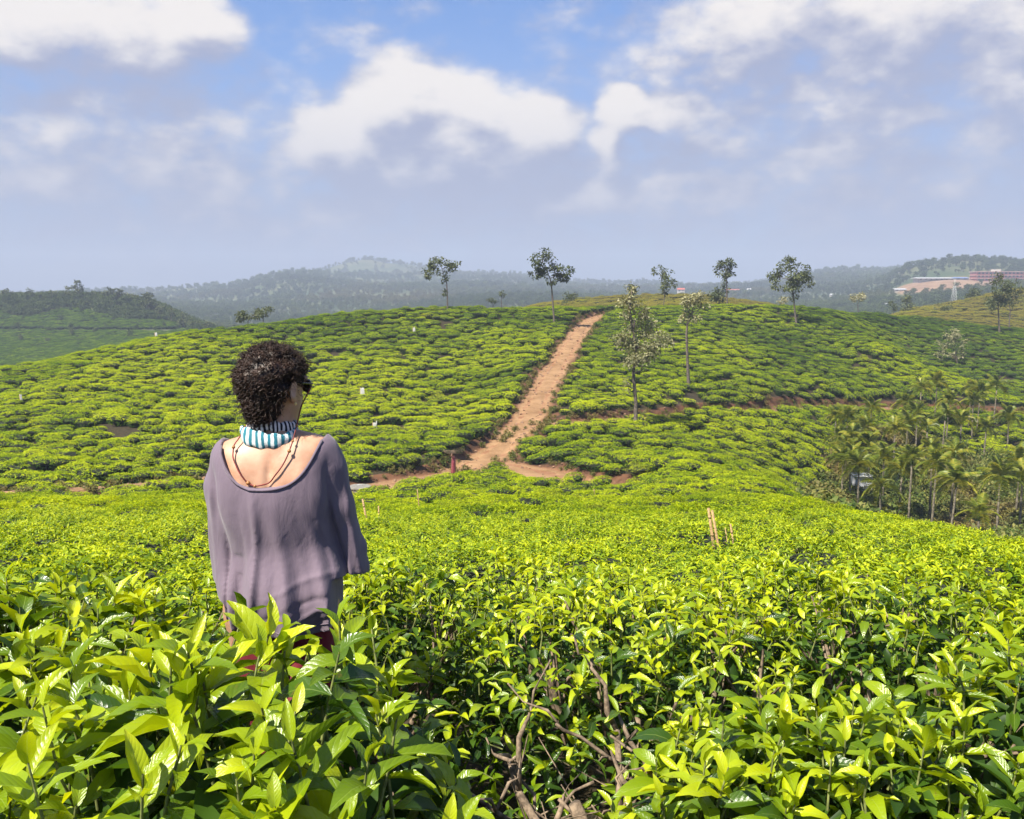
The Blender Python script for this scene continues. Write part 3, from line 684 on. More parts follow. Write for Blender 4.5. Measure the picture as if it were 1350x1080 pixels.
def gap_bush():
    """the pruned bush in the gap: a bare frame of forked, lopped branches with a few leaves"""
    x, y = GAP; g = gz(x, y); rng = np.random.default_rng(55)
    root = thing('tea_bush', 'pruned tea bush showing bare forked grey-brown branches and few leaves', 'tea bush', (x, y, g))
    def limb(a, b, r0, r1, sag, n=6):
        r0 *= .74; r1 *= .74; a, b = Vector(a), Vector(b); pts = []
        for i in range(n + 1):
            t = i / n; p = a.lerp(b, t) + Vector((0, 0, sag * 4 * t * (1 - t))) + Vector(rng.normal(0, .012, 3)) * (0 < i < n)
            pts.append(p)
        mb = MB(); mb.tube(pts, [r0 + (r1 - r0) * i / n + rng.uniform(-.002, .002) for i in range(n + 1)], 7)
        obj('branch', mb.mesh('branch'), M['bark'], root); return pts
    limb((0.03, -.08, -.1), (0.04, -.14, .26), .062, .05, 0, 4)
    mains = [((.04, -.14, .24), (.44, -.34, .42), .042, .034, .03), ((.03, -.14, .22), (-.20, -.30, .38), .030, .017, .03),
             ((.02, -.12, .22), (-.02, -.02, .58), .03, .018, .02), ((.05, -.12, .24), (.24, -.06, .60), .027, .013, -.03),
             ((.02, -.14, .2), (-.36, .02, .40), .026, .014, .04), ((.06, -.12, .2), (.34, .12, .52), .026, .014, -.02),
             ((.0, -.08, .2), (-.18, .26, .55), .024, .012, .02), ((.04, -.08, .2), (.12, .30, .6), .024, .012, .0)]
    tips = []
    for (a, b, r0, r1, s) in mains:
        pts = limb(a, b, r0, r1, s)
        for j in range(4):
            s0 = pts[rng.integers(2, 7)]; dr = Vector((rng.normal(0, .13), rng.normal(0, .10), rng.uniform(.05, .24)))
            p2 = limb(s0, s0 + dr, .011, .006, .01, 4); tips.append(s0 + dr)
            for q in range(2):
                s1 = p2[rng.integers(1, 4)]; e = s1 + Vector((rng.normal(0, .08), rng.normal(0, .07), rng.uniform(.0, .15)))
                limb(s1, e, .005, .0025, .005, 3); tips.append(e)
    P, D, S, T = [], [], [], []
    for t in tips:
        if rng.uniform() < .30 and (t.y > 0.0 or rng.uniform() < .55):
            for k in range(3):
                th = rng.uniform(0, 6.283); P.append(t); D.append((math.cos(th), math.sin(th), rng.uniform(-.4, .8))); S.append(rng.uniform(.04, .075)); T.append(rng.choice([.12, .36, .60, .8]))
    for i in range(130):      # leafy far rim
        th = rng.uniform(.1, 3.04); r = rng.uniform(.30, .52); P.append((r * math.cos(th), r * math.sin(th), rng.uniform(.50, .80))); a = rng.uniform(0, 6.283)
        D.append((math.cos(a), math.sin(a), rng.uniform(-.1, 1.4))); S.append(rng.uniform(.05, .08)); T.append(rng.choice([.36, .6, .8, .8]))
    Rt = rot_from(np.array(D, float), np.tile([0, 0, 1.0], (len(D), 1)) + rng.normal(0, .3, (len(D), 3)))
    for i in range(len(P)):
        o = bpy.data.objects.new('leaf', HI_MESH[i % 6][TONES.index(float(min(TONES, key=lambda t: abs(t - T[i]))))]); col.objects.link(o); o.parent = root
        Mx = Matrix(Rt[i].tolist()).to_4x4(); Mx.translation = Vector(P[i]); o.matrix_local = Mx @ Matrix.Scale(S[i], 4)
    mb = MB()
    for i in range(90):
        a = Vector((rng.normal(0, .28), rng.normal(0, .2), rng.uniform(.02, .4))); mb.tube([a, a + Vector((rng.normal(0, .1), rng.normal(0, .08), rng.uniform(-.02, .16))), a + Vector((rng.normal(0, .16), rng.normal(0, .12), rng.uniform(0, .25)))], [.004, .003, .002], 4, False)
    tag(obj('twigs', mb.mesh('twigs'), M['bark'], root), kind='stuff')
    n2 = 260; th = rng.uniform(0, 6.283, n2); rr = rng.uniform(.2, .62, n2); IP = np.stack([rr * np.cos(th), rr * np.sin(th), rng.uniform(.02, .34, n2)], 1); dd = rng.normal(0, 1, (n2, 3)); dd[:, 2] *= .4
    me = join_leaves('inner_foliage', MID_T, rng.integers(0, 9, n2), IP, rot_from(dd, np.tile([0, 0, 1.0], (n2, 1))), rng.uniform(.05, .085, n2), rng.uniform(0, .35, n2))
    tag(obj('inner_foliage', me, M['leaf_mid'], root), kind='stuff')
gap_bush()

ROWLAB = ["leafy tea bush just downhill of the unplucked bush by the woman's left arm", 'leafy tea bush directly past the bare pruned frame', 'leafy tea bush directly past the bush thick with shiny new leaves',
          "leafy tea bush two rows downhill of the unplucked bush by the woman's left arm", 'leafy tea bush right in front of the woman, partly hidden by her', 'leafy tea bush in front of the woman, behind the nearest one she hides',
          'leafy tea bush two rows past the bush with shiny new leaves', 'leafy tea bush two rows past the bare pruned frame']
def carpet():
    x, y, z = tea_points(); rng = np.random.default_rng(77)
    inview = np.abs(x / y) < 0.62
    order = np.argsort(y + np.where(inview, 0, 1e4)); ind = order[:292]; rest = order[292:]
    protos = [merged_bush('foliage', np.random.default_rng(200 + i), 0.66, 0.84, 330, 5, .042, .078, MID_T, core=True, side=.34, old=.26, flat_=.25) for i in range(4)]
    stems = [stem_mesh(np.random.default_rng(300 + i), .6, .8) for i in range(2)]
    g = 'plucked tea bushes of the near slope'
    for n, i in enumerate(ind):
        if y[i] < 4.3:
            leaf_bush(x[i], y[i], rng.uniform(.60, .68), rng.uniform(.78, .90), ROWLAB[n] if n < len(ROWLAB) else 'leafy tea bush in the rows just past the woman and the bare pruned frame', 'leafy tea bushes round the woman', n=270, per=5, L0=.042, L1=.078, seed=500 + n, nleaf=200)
            continue
        root = thing('tea_bush', 'flat-topped plucked tea bush in the bright carpet sloping down beyond the woman', 'tea bush', (x[i], y[i], z[i]), rng.uniform(0, 6.28), g)
        s = rng.uniform(.88, 1.14); root.scale = (s * rng.uniform(.95, 1.1), s, rng.uniform(.76, 1.14))
        o = bpy.data.objects.new('foliage', protos[n % 4]); col.objects.link(o); o.parent = root; o['kind'] = 'stuff'
        o = bpy.data.objects.new('stem', stems[n % 2]); col.objects.link(o); o.parent = root
    return x[rest], y[rest], z[rest], protos
CX, CY, CZ, MIDP = carpet()

def gn_scatter(name, protos, P, E, S, pick, itone, idry, label, cat):
    """many copies as one uncountable mass"""
    pc = bpy.data.collections.new(name + '_kinds')
    for i, me in enumerate(protos):
        o = bpy.data.objects.new('%s_kind_%02d' % (name, i), me); pc.objects.link(o)
    me = bpy.data.meshes.new(name); me.vertices.add(len(P)); me.vertices.foreach_set('co', np.asarray(P, np.float32).ravel())
    for nm, v in (('irot', E), ('iscl', S)):
        a = me.attributes.new(nm, 'FLOAT_VECTOR', 'POINT'); a.data.foreach_set('vector', np.asarray(v, np.float32).ravel())
    a = me.attributes.new('ipick', 'INT', 'POINT'); a.data.foreach_set('value', np.asarray(pick, np.int32))
    for nm, v in (('itone', itone), ('idry', idry)):
        a = me.attributes.new(nm, 'FLOAT', 'POINT'); a.data.foreach_set('value', np.asarray(v, np.float32))
    me.update(); o = bpy.data.objects.new(name, me); col.objects.link(o)
    t = bpy.data.node_groups.new(name + '_scatter', 'GeometryNodeTree')
    t.interface.new_socket('Geometry', in_out='INPUT', socket_type='NodeSocketGeometry'); t.interface.new_socket('Geometry', in_out='OUTPUT', socket_type='NodeSocketGeometry')
    gi = t.nodes.new('NodeGroupInput'); go = t.nodes.new('NodeGroupOutput'); ci = t.nodes.new('GeometryNodeCollectionInfo'); ip = t.nodes.new('GeometryNodeInstanceOnPoints')
    ci.inputs[0].default_value = pc; ci.inputs['Separate Children'].default_value = True; ci.inputs['Reset Children'].default_value = True
    def na(nm, dt):
        n = t.nodes.new('GeometryNodeInputNamedAttribute'); n.data_type = dt; n.inputs[0].default_value = nm; return n.outputs[0]
    er = t.nodes.new('FunctionNodeEulerToRotation'); L = t.links.new
    L(gi.outputs[0], ip.inputs['Points']); L(ci.outputs[0], ip.inputs['Instance']); ip.inputs['Pick Instance'].default_value = True
    L(na('ipick', 'INT'), ip.inputs['Instance Index']); L(na('irot', 'FLOAT_VECTOR'), er.inputs[0]); L(er.outputs[0], ip.inputs['Rotation']); L(na('iscl', 'FLOAT_VECTOR'), ip.inputs['Scale'])
    L(ip.outputs[0], go.inputs[0])
    md = o.modifiers.new('scatter', 'NODES'); md.node_group = t
    return tag(o, label, cat, kind='stuff')
def tilt_eulers(x, y, rz, amt=0.8):
    e = 1.0
    dzx = (ground_z(x + e, y, False) - ground_z(x - e, y, False)) / (2 * e); dzy = (ground_z(x, y + e, False) - ground_z(x, y - e, False)) / (2 * e)
    E = np.zeros((len(x), 3))
    for i in range(len(x)):
        nrm = Vector((-dzx[i] * amt, -dzy[i] * amt, 1)).normalized()
        q = Vector((0, 0, 1)).rotation_difference(nrm) @ Euler((0, 0, rz[i])).to_quaternion(); E[i] = q.to_euler()
    return E
def far_carpet():
    rng = np.random.default_rng(9)
    def copy_with(me, mat):
        m2 = me.copy(); m2.materials[0] = mat; return m2
    mids = [copy_with(m, M['leaf_far']) for m in MIDP]
    fars = [merged_bush('far_bush', np.random.default_rng(400 + i), 0.70, 0.86, 210, 3, .07, .12, LOW_T, core=True, lm='leaf_far', side=.30, old=.12, flat_=.7, drop_=.15) for i in range(5)]
    x, y, z = CX, CY, CZ; n = len(x); rz = rng.normal(0, .35, n) + rng.integers(0, 2, n) * math.pi
    pick = np.where(y < 42, rng.integers(0, 4, n), 4 + rng.integers(0, 5, n))
    big = vnoise(x / 5, y / 4, 31); s = rng.uniform(.72, 1.26, n)
    wide = np.where(y < 200, rng.uniform(.9, 1.55, n), rng.uniform(1.7, 2.4, n))
    S = np.stack([s * wide, s * np.where(y < 200, rng.uniform(.92, 1.16, n), 1.9), rng.uniform(.62, 1.15, n) * (.80 + .40 * big) * np.where(y < 200, 1, 1.3)], 1)
    px = px_of(x, y)
    itone = (vnoise(x / 14, y / 14, 33) - .5) * .36 + rng.normal(0, .05, n) - np.clip((y - 75) / 75, 0, 1) * .24 + .02  # leaf tone falls towards the ridge: cloud shade painted into the tea
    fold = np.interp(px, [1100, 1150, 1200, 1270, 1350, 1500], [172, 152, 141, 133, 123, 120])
    itone = itone - np.where((px > 1100) & (y > fold) & (y < 205), .13, 0) * np.clip((px - 1100) / 40, 0, 1)  # tea beyond the fold crest darker still, shade painted into its tone
    dry = np.where(mask_dry(px, y), 1.1, 0) * rng.uniform(.6, 1.2, n) + np.clip(vnoise(x / 2.7, y / 2.7, 35) - .84, 0, 1) * 3.0
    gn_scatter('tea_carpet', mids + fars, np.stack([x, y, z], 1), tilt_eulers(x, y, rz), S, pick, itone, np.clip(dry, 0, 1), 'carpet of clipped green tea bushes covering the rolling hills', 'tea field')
    return fars
FARP = far_carpet()
# ------------------------------------------------------------------ trees
SPRAY = [leaf_template([0, .5, 1], 3, 1, .55, .5, .3, .3), leaf_template([0, .5, 1], 3, 1, .7, .9, .2, -.4)]
def crown_leaves(rng, blobs, size, dens, shade=0.0):
    """leaf sprays through the volume of a list of (centre, radii); holes stay between the blobs and inside them"""
    P, D, S, T = [], [], [], []
    for (c, r) in blobs:
        vol = r[0] * r[1] * r[2]; n = max(60, int(14 * dens * (vol ** (2 / 3)) / size ** 2))
        k = max(3, int(2.2 * (vol ** (1 / 3)) / (size * 2.2)))
        sub = rng.normal(0, .48, (k * 4, 3)) * np.array(r)            # twig-end tufts
        w = sub[rng.integers(0, len(sub), n)] + rng.normal(0, .22, (n, 3)) * np.array(r)
        u = np.linalg.norm(w / np.array(r), axis=1); ok = u < 1.15; w = w[ok]; m_ = len(w)
        P.append(np.array(c) + w); d = w / np.array(r) + rng.normal(0, .6, (m_, 3)); d[:, 2] += .1; D.append(d)
        S.append(size * rng.uniform(.6, 1.35, m_)); T.append(np.clip(rng.normal(.5, .22, m_) - shade, 0, 1))
    P, D, S, T = map(np.concatenate, (P, D, S, T))
    up = np.tile([0, 0, 1.0], (len(P), 1)) + rng.normal(0, .5, (len(P), 3))
    return join_leaves('crown', SPRAY, rng.integers(0, 9, len(P)), P, rot_from(D, up), S, T)
def bend(rng, a, b, n=5, j=.02):
    a, b = Vector(a), Vector(b); L = (b - a).length
    return [a.lerp(b, i / n) + Vector(rng.normal(0, j * L, 3)) * (0 < i < n) for i in range(n + 1)]
def tree(name, label, d, base, fork, blobs, mat='oak', seed=0, size=.35, dens=3.2, rad=None, group=None, limbs=True, flat=.85):
    rng = np.random.default_rng(seed); s = d / F
    b = at(base[0], base[1], d); g = gz(b.x, b.y); root = thing(name, label, 'tree', (b.x, b.y, g), 0, group)
    def loc(px, py, dy=0): q = at(px, py, d); return Vector((q.x - b.x, dy, q.z - g))
    fk = loc(*fork); topb = min(blobs, key=lambda q: q[1]); tp = loc(topb[0], topb[1])
    H = tp.z; rad = rad or max(.10, H * .0155)
    mid = Vector((0, 0, -.25)).lerp(fk, .5) + Vector((rng.normal(0, .012) * H, rng.normal(0, .012) * H, 0))
    mb = MB(); p1 = [Vector((0, 0, -.3)), Vector((0, 0, .15)), mid, fk]
    p2 = bend(rng, fk, tp, 4, .03)
    rr = [rad * 1.5, rad * 1.1, rad * .85, rad * .68] + [rad * (.6 - .48 * i / 4) for i in range(1, 5)]
    mb.tube(p1 + p2[1:], rr, 8); obj('trunk', mb.mesh('trunk'), M['trunk'], root)
    bl = []
    for i, (cx, cy, rx, ry) in enumerate(blobs):
        dy = rng.normal(0, .55) * rx * s if len(blobs) > 2 else 0
        c = loc(cx, cy, dy); r = (rx * s * 1.12, rx * s * flat, ry * s * 1.12); bl.append((tuple(c), r))
        if limbs and (c - tp).length > .3:
            t = min(1, max(0, (c.z - fk.z * 1.0) / max(.1, tp.z - fk.z) - .25)); st = p2[int(round(t * 4))] if c.z > fk.z else Vector((0, 0, 0)).lerp(fk, max(.3, min(.97, c.z / fk.z - .05)))
            pts = bend(rng, st, c, 4, .06); m2 = MB(); m2.tube(pts, [rad * (.42 - .34 * k / 4) for k in range(5)], 5)
            for k in range(4):
                q = pts[rng.integers(2, 5)]; e = c + Vector(rng.normal(0, .5, 3) * np.array(r)); m2.tube([q, (q + e) / 2 + Vector(rng.normal(0, .05, 3)) * rx * s, e], [rad * .14, rad * .09, rad * .04], 4, False)
            obj('limb', m2.mesh('limb'), M['trunk'], root)
    obj('crown', crown_leaves(rng, bl, size, dens), M[mat], root)
    return root
G1 = 'shade trees scattered over the tea hills'
tree('silver_oak', 'slender ridge tree with flat umbrella crown left of the track', 150, (590, 405), (589, 374), [(568, 358, 10, 8), (580, 348, 12, 7), (598, 350, 10, 7), (588, 366, 5, 8), (586, 385, 3, 4)], seed=1, size=.42, group=G1)
tree('silver_oak', 'two-tiered shade tree beside the top of the dirt track', 138, (731, 434), (727, 376), [(715, 343, 15, 12), (706, 360, 9, 6), (738, 358, 15, 8), (718, 359, 10, 7), (745, 366, 8, 5), (726, 371, 6, 4)], seed=2, size=.42, group=G1)
tree('shade_tree', 'small round tree behind the ridge, between the two ridge trees', 240, (661, 412), (661, 398), [(661, 388, 4, 4)], seed=3, size=.5, limbs=False, group=G1)
tree('shade_tree', 'low bushy tree on the ridge beside a thin round one', 240, (650, 412), (650, 402), [(649, 396, 6, 3)], seed=4, size=.5, limbs=False, group=G1)
tree('shade_tree', 'small dark tree standing against the dry hill', 215, (751, 412), (751, 402), [(751, 390, 8, 5), (748, 398, 6, 4)], seed=5, size=.5, group=G1)
tree('silver_oak', 'tall tree with pale silvery foliage below the red road cut', 79, (838, 562), (835, 492), [(833, 381, 7, 8), (830, 398, 13, 10), (845, 412, 14, 9), (828, 416, 9, 9), (850, 432, 20, 14), (868, 450, 17, 11), (840, 452, 22, 15), (818, 446, 12, 6), (838, 474, 18, 11), (858, 462, 14, 10), (826, 508, 5, 8)], mat='pale', seed=6, size=.26, dens=2.6, rad=.19, group=G1)
tree('silver_oak', 'leaning long-trunked tree with small pale crown above the red road cut', 100, (908, 519), (905, 440), [(917, 392, 12, 8), (905, 400, 9, 9), (926, 402, 9, 8), (903, 416, 8, 8), (913, 418, 9, 6)], mat='pale', seed=7, size=.28, dens=2.6, rad=.19, group=G1)
tree('silver_oak', 'loose dark tree on the ridge behind the pale trees', 168, (876, 407), (876, 390), [(870, 360, 8, 7), (880, 364, 8, 8), (874, 373, 10, 7), (887, 374, 5, 4), (876, 384, 5, 5)], seed=8, size=.42, dens=2.4, group=G1)
tree('silver_oak', 'narrow dark tree on the ridge with round compact crown', 172, (960, 404), (958, 368), [(950, 352, 7, 7), (962, 350, 7, 7), (956, 360, 11, 6), (957, 346, 6, 4)], seed=9, size=.42, group=G1)
tree('shade_tree', 'squat dark bushy tree at the foot of the compact ridge tree', 178, (948, 405), (948, 395), [(942, 388, 8, 9), (952, 380, 7, 9), (948, 391, 9, 8)], seed=10, size=.45, group=G1)
tree('shade_tree', 'small dark treetop showing behind the pale silvery tree', 190, (834, 406), (834, 392), [(834, 381, 7, 6)], seed=11, size=.45, limbs=False, group=G1)
tree('silver_oak', 'broad-crowned shade tree on the right hill with a pale trunk', 150, (1050, 440), (1046, 388), [(1040, 348, 10, 9), (1028, 362, 11, 9), (1050, 360, 14, 10), (1063, 366, 9, 6), (1044, 376, 14, 8), (1024, 376, 5, 6), (1068, 375, 4, 4), (1048, 392, 5, 5)], seed=12, size=.42, group=G1)
tree('shade_tree', 'small pale bush-like tree just behind the broad-crowned one', 182, (1034, 408), (1034, 402), [(1034, 396, 7, 4)], mat='pale', seed=13, size=.4, limbs=False, group=G1)
tree('shade_tree', 'pale rounded tree behind the hill crest, by the far houses', 230, (1131, 426), (1131, 402), [(1131, 392, 9, 6)], mat='pale', seed=14, size=.5, group=G1)
tree('shade_tree', 'thin conical dark tree, smaller of a pair past the crest', 262, (1178, 424), (1178, 412), [(1178, 402, 5, 8)], seed=15, size=.55, limbs=False, group=G1)
tree('shade_tree', 'conical dark tree, larger of a pair past the crest', 262, (1197, 424), (1197, 412), [(1195, 394, 5, 5), (1197, 404, 8, 8)], seed=16, size=.55, limbs=False, group=G1)
tree('silver_oak', 'wispy pale green tree in the shaded fold of the hills', 155, (1262, 490), (1260, 468), [(1258, 440, 12, 8), (1250, 455, 12, 8), (1266, 452, 10, 8), (1244, 466, 8, 6), (1263, 466, 8, 5)], mat='pale', seed=17, size=.36, dens=1.5, group=G1)
tree('silver_oak', 'tall dark tree in front of the pink building', 190, (1317, 450), (1316, 408), [(1312, 366, 7, 7), (1316, 380, 11, 8), (1310, 395, 10, 9), (1322, 392, 9, 10), (1304, 402, 7, 6)], seed=18, size=.45, group=G1)
tree('silver_oak', 'loose thin tree next to the tall one by the pink building', 212, (1331, 436), (1332, 408), [(1331, 376, 9, 6), (1337, 390, 8, 8), (1328, 400, 9, 6), (1343, 383, 5, 5)], seed=19, size=.5, dens=2.0, group=G1)
tree('shade_tree', 'low dark tree at the foot of the brown hill', 250, (1245, 424), (1245, 416), [(1245, 408, 9, 8), (1240, 416, 8, 5)], seed=20, size=.55, group=G1)
tree('shade_tree', 'round tree on the crest of the brown hill', 290, (1284, 400), (1284, 392), [(1284, 386, 10, 6), (1278, 391, 6, 5)], seed=21, size=.55, group=G1)
tree('shade_tree', 'spreading low tree on the far side of the left ridge', 165, (327, 434), (327, 424), [(325, 418, 10, 6), (336, 414, 9, 6), (317, 420, 6, 4)], seed=22, size=.4, group=G1)
tree('shade_tree', 'flat-topped low tree on the left ridge beside a spreading one', 165, (346, 432), (347, 420), [(346, 412, 10, 5), (355, 409, 5, 3)], seed=23, size=.4, group=G1)
G2 = 'trees along the skyline of the dark wooded hill'
for k, (px, base, fork, bl, lab) in enumerate([
    (8, 398, 392, [(4, 386, 6, 4), (11, 385, 5, 3)], 'small spread tree at the far end of the dark hill'),
    (40, 396, 392, [(40, 386, 4, 4)], 'small round-topped tree poking above the dark hill'),
    (102, 398, 385, [(103, 372, 4, 2), (98, 378, 4, 3), (106, 379, 5, 4), (102, 386, 4, 3)], 'tallest wispy tree rising above the dark hill'),
    (89, 398, 388, [(89, 379, 4, 2), (87, 388, 5, 4), (92, 389, 4, 3)], 'thin tree beside the tallest one on the dark hill'),
    (69, 397, 392, [(69, 387, 5, 3)], 'lone dome-shaped tree on the dark hill crest'),
    (123, 398, 394, [(122, 389, 5, 4), (126, 392, 4, 4)], 'low twin-headed tree on the dark hill crest'),
    (144, 402, 392, [(145, 384, 5, 3), (140, 390, 6, 5), (148, 390, 6, 5)], 'dense tall tree opening the wooded end of the dark hill'),
    (155, 402, 392, [(155, 384, 5, 3), (153, 391, 6, 5), (160, 388, 4, 4)], 'dense tree with flat head in the wooded end of the dark hill'),
    (171, 404, 396, [(171, 391, 6, 4), (178, 395, 6, 5)], 'rounded low tree in the wooded end of the dark hill'),
    (196, 414, 405, [(194, 392, 8, 5), (199, 397, 7, 6), (192, 401, 7, 6), (200, 405, 5, 4)], 'large broad tree at the shoulder of the dark hill'),
    (211, 420, 414, [(211, 405, 4, 4), (210, 411, 5, 4)], 'slim tree just below the broad one on the dark hill'),
    (226, 426, 418, [(226, 411, 6, 4)], 'umbrella tree on the falling edge of the dark hill'),
    (241, 434, 426, [(241, 417, 5, 4), (240, 424, 6, 4)], 'upright tree low on the falling edge of the dark hill'),
    (256, 438, 432, [(256, 425, 6, 5)], 'round tree near the foot of the dark hill'),
    (273, 440, 434, [(273, 428, 5, 4)], 'smallest tree at the foot of the dark hill')]):
    tree('hill_tree', lab, 470 if px < 190 else 455 - (px - 190) * .6, (px, base), (px, fork), bl, mat='oak', seed=40 + k, size=1.0, dens=3.4, rad=.22, group=G2, limbs=False)

# far woodland, one mass on the hills beyond
def wood_protos():
    out = []
    for i in range(4):
        rng = np.random.default_rng(600 + i); h = 9.0; w = [3.2, 2.4, 3.8, 2.8][i]
        bl = [((rng.normal(0, w * .3), rng.normal(0, w * .3), h * rng.uniform(.45, .85)), (w * rng.uniform(.5, .8), w * rng.uniform(.5, .8), h * rng.uniform(.14, .22))) for k in range(5)]
        me = crown_leaves(rng, bl, 1.15, .5); me.materials.append(M['wood_leaf'])
        mb = MB(); mb.tube([(0, 0, -.6), (0.1, 0, h * .35), (0, .1, h * .75)], [.24, .18, .08], 5); tm = mb.mesh('t')
        bm = bmesh.new(); bm.from_mesh(me); n0 = len(bm.faces); bm.from_mesh(tm); bm.faces.ensure_lookup_table()
        for f in bm.faces[n0:]: f.material_index = 1
        bm.to_mesh(me); bm.free(); me.materials.append(M['trunk']); out.append(me)
    return out
WOODP = wood_protos()
def scatter_wood():
    rng = np.random.default_rng(66); n = 60000
    a = rng.uniform(-.68, .68, n); y = np.exp(rng.uniform(math.log(360), math.log(3300), n)); x = a * y; px = px_of(x, y)
    m = 9000; px2 = rng.uniform(-140, 300, m); y2 = rng.uniform(395, 600, m); x2 = (px2 - 675) / (F * 1.008) * y2
    x = np.concatenate([x, x2]); y = np.concatenate([y, y2]); px = np.concatenate([px, px2]); n += m; z = ground_z(x, y)
    dark = (px < 300) & (y < 620)
    treeline = 412 + 5 * np.sin(px * .05) + 12 * np.clip((px - 140) / 60, 0, 3)
    py = 390 + (CAMZ - z) / y * F
    pd = np.where(dark, np.where(py < treeline + 3, .9, .02), .0)
    nz = .6 * vnoise(x / 160, y / 160, 41) + .4 * vnoise(x / 50, y / 50, 42)
    pd = np.where(~dark & (y > 620), np.clip((nz - .22) * 3.2, .25, .85), pd)
    pd = np.where(~dark & (y <= 620) & (px > 300), np.clip((nz - .4) * 2.0, .02, .4), pd)
    pd *= 1 - np.clip(mask_quarry(px, y, z) * 2.5, 0, .985)
    pd = np.where((px > 1185) & (px < 1400) & (y > 700) & (y < 960), pd * .25, pd)
    k = rng.uniform(0, 1, n) < pd; x, y, z, px, dark = x[k], y[k], z[k], px[k], dark[k]; n = len(x)
    s = rng.uniform(.6, 1.25, n) * np.where(dark, .40, np.clip(y / 1300, .7, 1.25))
    S = np.stack([s * rng.uniform(.9, 1.3, n), s * rng.uniform(.9, 1.3, n), s * rng.uniform(.8, 1.2, n)], 1)
    E = np.stack([rng.normal(0, .05, n), rng.normal(0, .05, n), rng.uniform(0, 6.28, n)], 1)
    gn_scatter('far_woodland', WOODP, np.stack([x, y, z - .1], 1), E, S, rng.integers(0, 4, n), rng.normal(0, .12, n) + (vnoise(x / 200, y / 200, 44) - .5) * .5, np.clip(vnoise(x / 120, y / 120, 45) * 2 - 1.1, 0, 1), 'woodland covering the hazy far hills and dark hilltop', 'woodland')
scatter_wood()
def scatter_hill_tea():
    """tea on the lower face of the dark hill, hazy and far"""
    rng = np.random.default_rng(67); n = 16000
    px = rng.uniform(-120, 300, n); y = rng.uniform(290, 520, n); x = (px - 675) / (F * 1.008) * y; z = ground_z(x, y); py = 390 + (CAMZ - z) / y * F
    tl = 414 + 5 * np.sin(px * .05) + 12 * np.clip((px - 140) / 60, 0, 3); row = np.sin(z * 2.2 + .02 * px)
    k = (py > tl) & (rng.uniform(0, 1, n) < .9) & (np.abs(z - ground_z(np.array([-180.]), np.array([400.]))[0]) > .5)
    x, y, z = x[k], y[k], z[k]; n = len(x); s = rng.uniform(1.6, 2.6, n)
    gn_scatter('hill_tea', FARP, np.stack([x, y, z], 1), tilt_eulers(x, y, rng.uniform(0, 6.28, n)), np.stack([s * 1.2, s, s * .8], 1), rng.integers(0, 5, n), rng.normal(-.46, .06, n), np.zeros(n), 'dull green tea slope below the dark wooded hilltop', 'tea field')
scatter_hill_tea()

# ------------------------------------------------------------------ the palm grove
def frond_mesh(L, droop, seed):
    rng = np.random.default_rng(seed); mb = MB(); pts = []
    for i in range(7):
        t = i / 6; pts.append(Vector((0, L * (t * .92 - .12 * droop * t * t), L * (.55 * t - (.45 + droop) * t * t))))
    mb.tube(pts, [.03, .026, .022, .017, .012, .008, .004], 4); V = mb.v; Fc = mb.f; tone = [0.6] * len(V)
    for side in (-1, 1):
        for k in range(19):
            t = .14 + .84 * k / 18; f = t * 6; i = min(5, int(f)); p = pts[i].lerp(pts[i + 1], f - i); l = L * .34 * math.sin(math.pi * (.12 + .80 * t)) * rng.uniform(.85, 1.15)
            tip = p + Vector((side * l * .86, l * .42, -l * rng.uniform(.15, .5))); w = Vector((0, .045 * L, .02))
            b = len(V); V += [tuple(p), tuple(p + w), tuple((p + tip) / 2 + w * .9 + Vector((0, 0, l * .08))), tuple(tip)]; Fc += [(b, b + 1, b + 2), (b, b + 2, b + 3)]; tone += [min(1, max(0, rng.normal(.5, .15)))] * 4
    return mesh_of('frond', V, Fc, False, {'tone': tone})
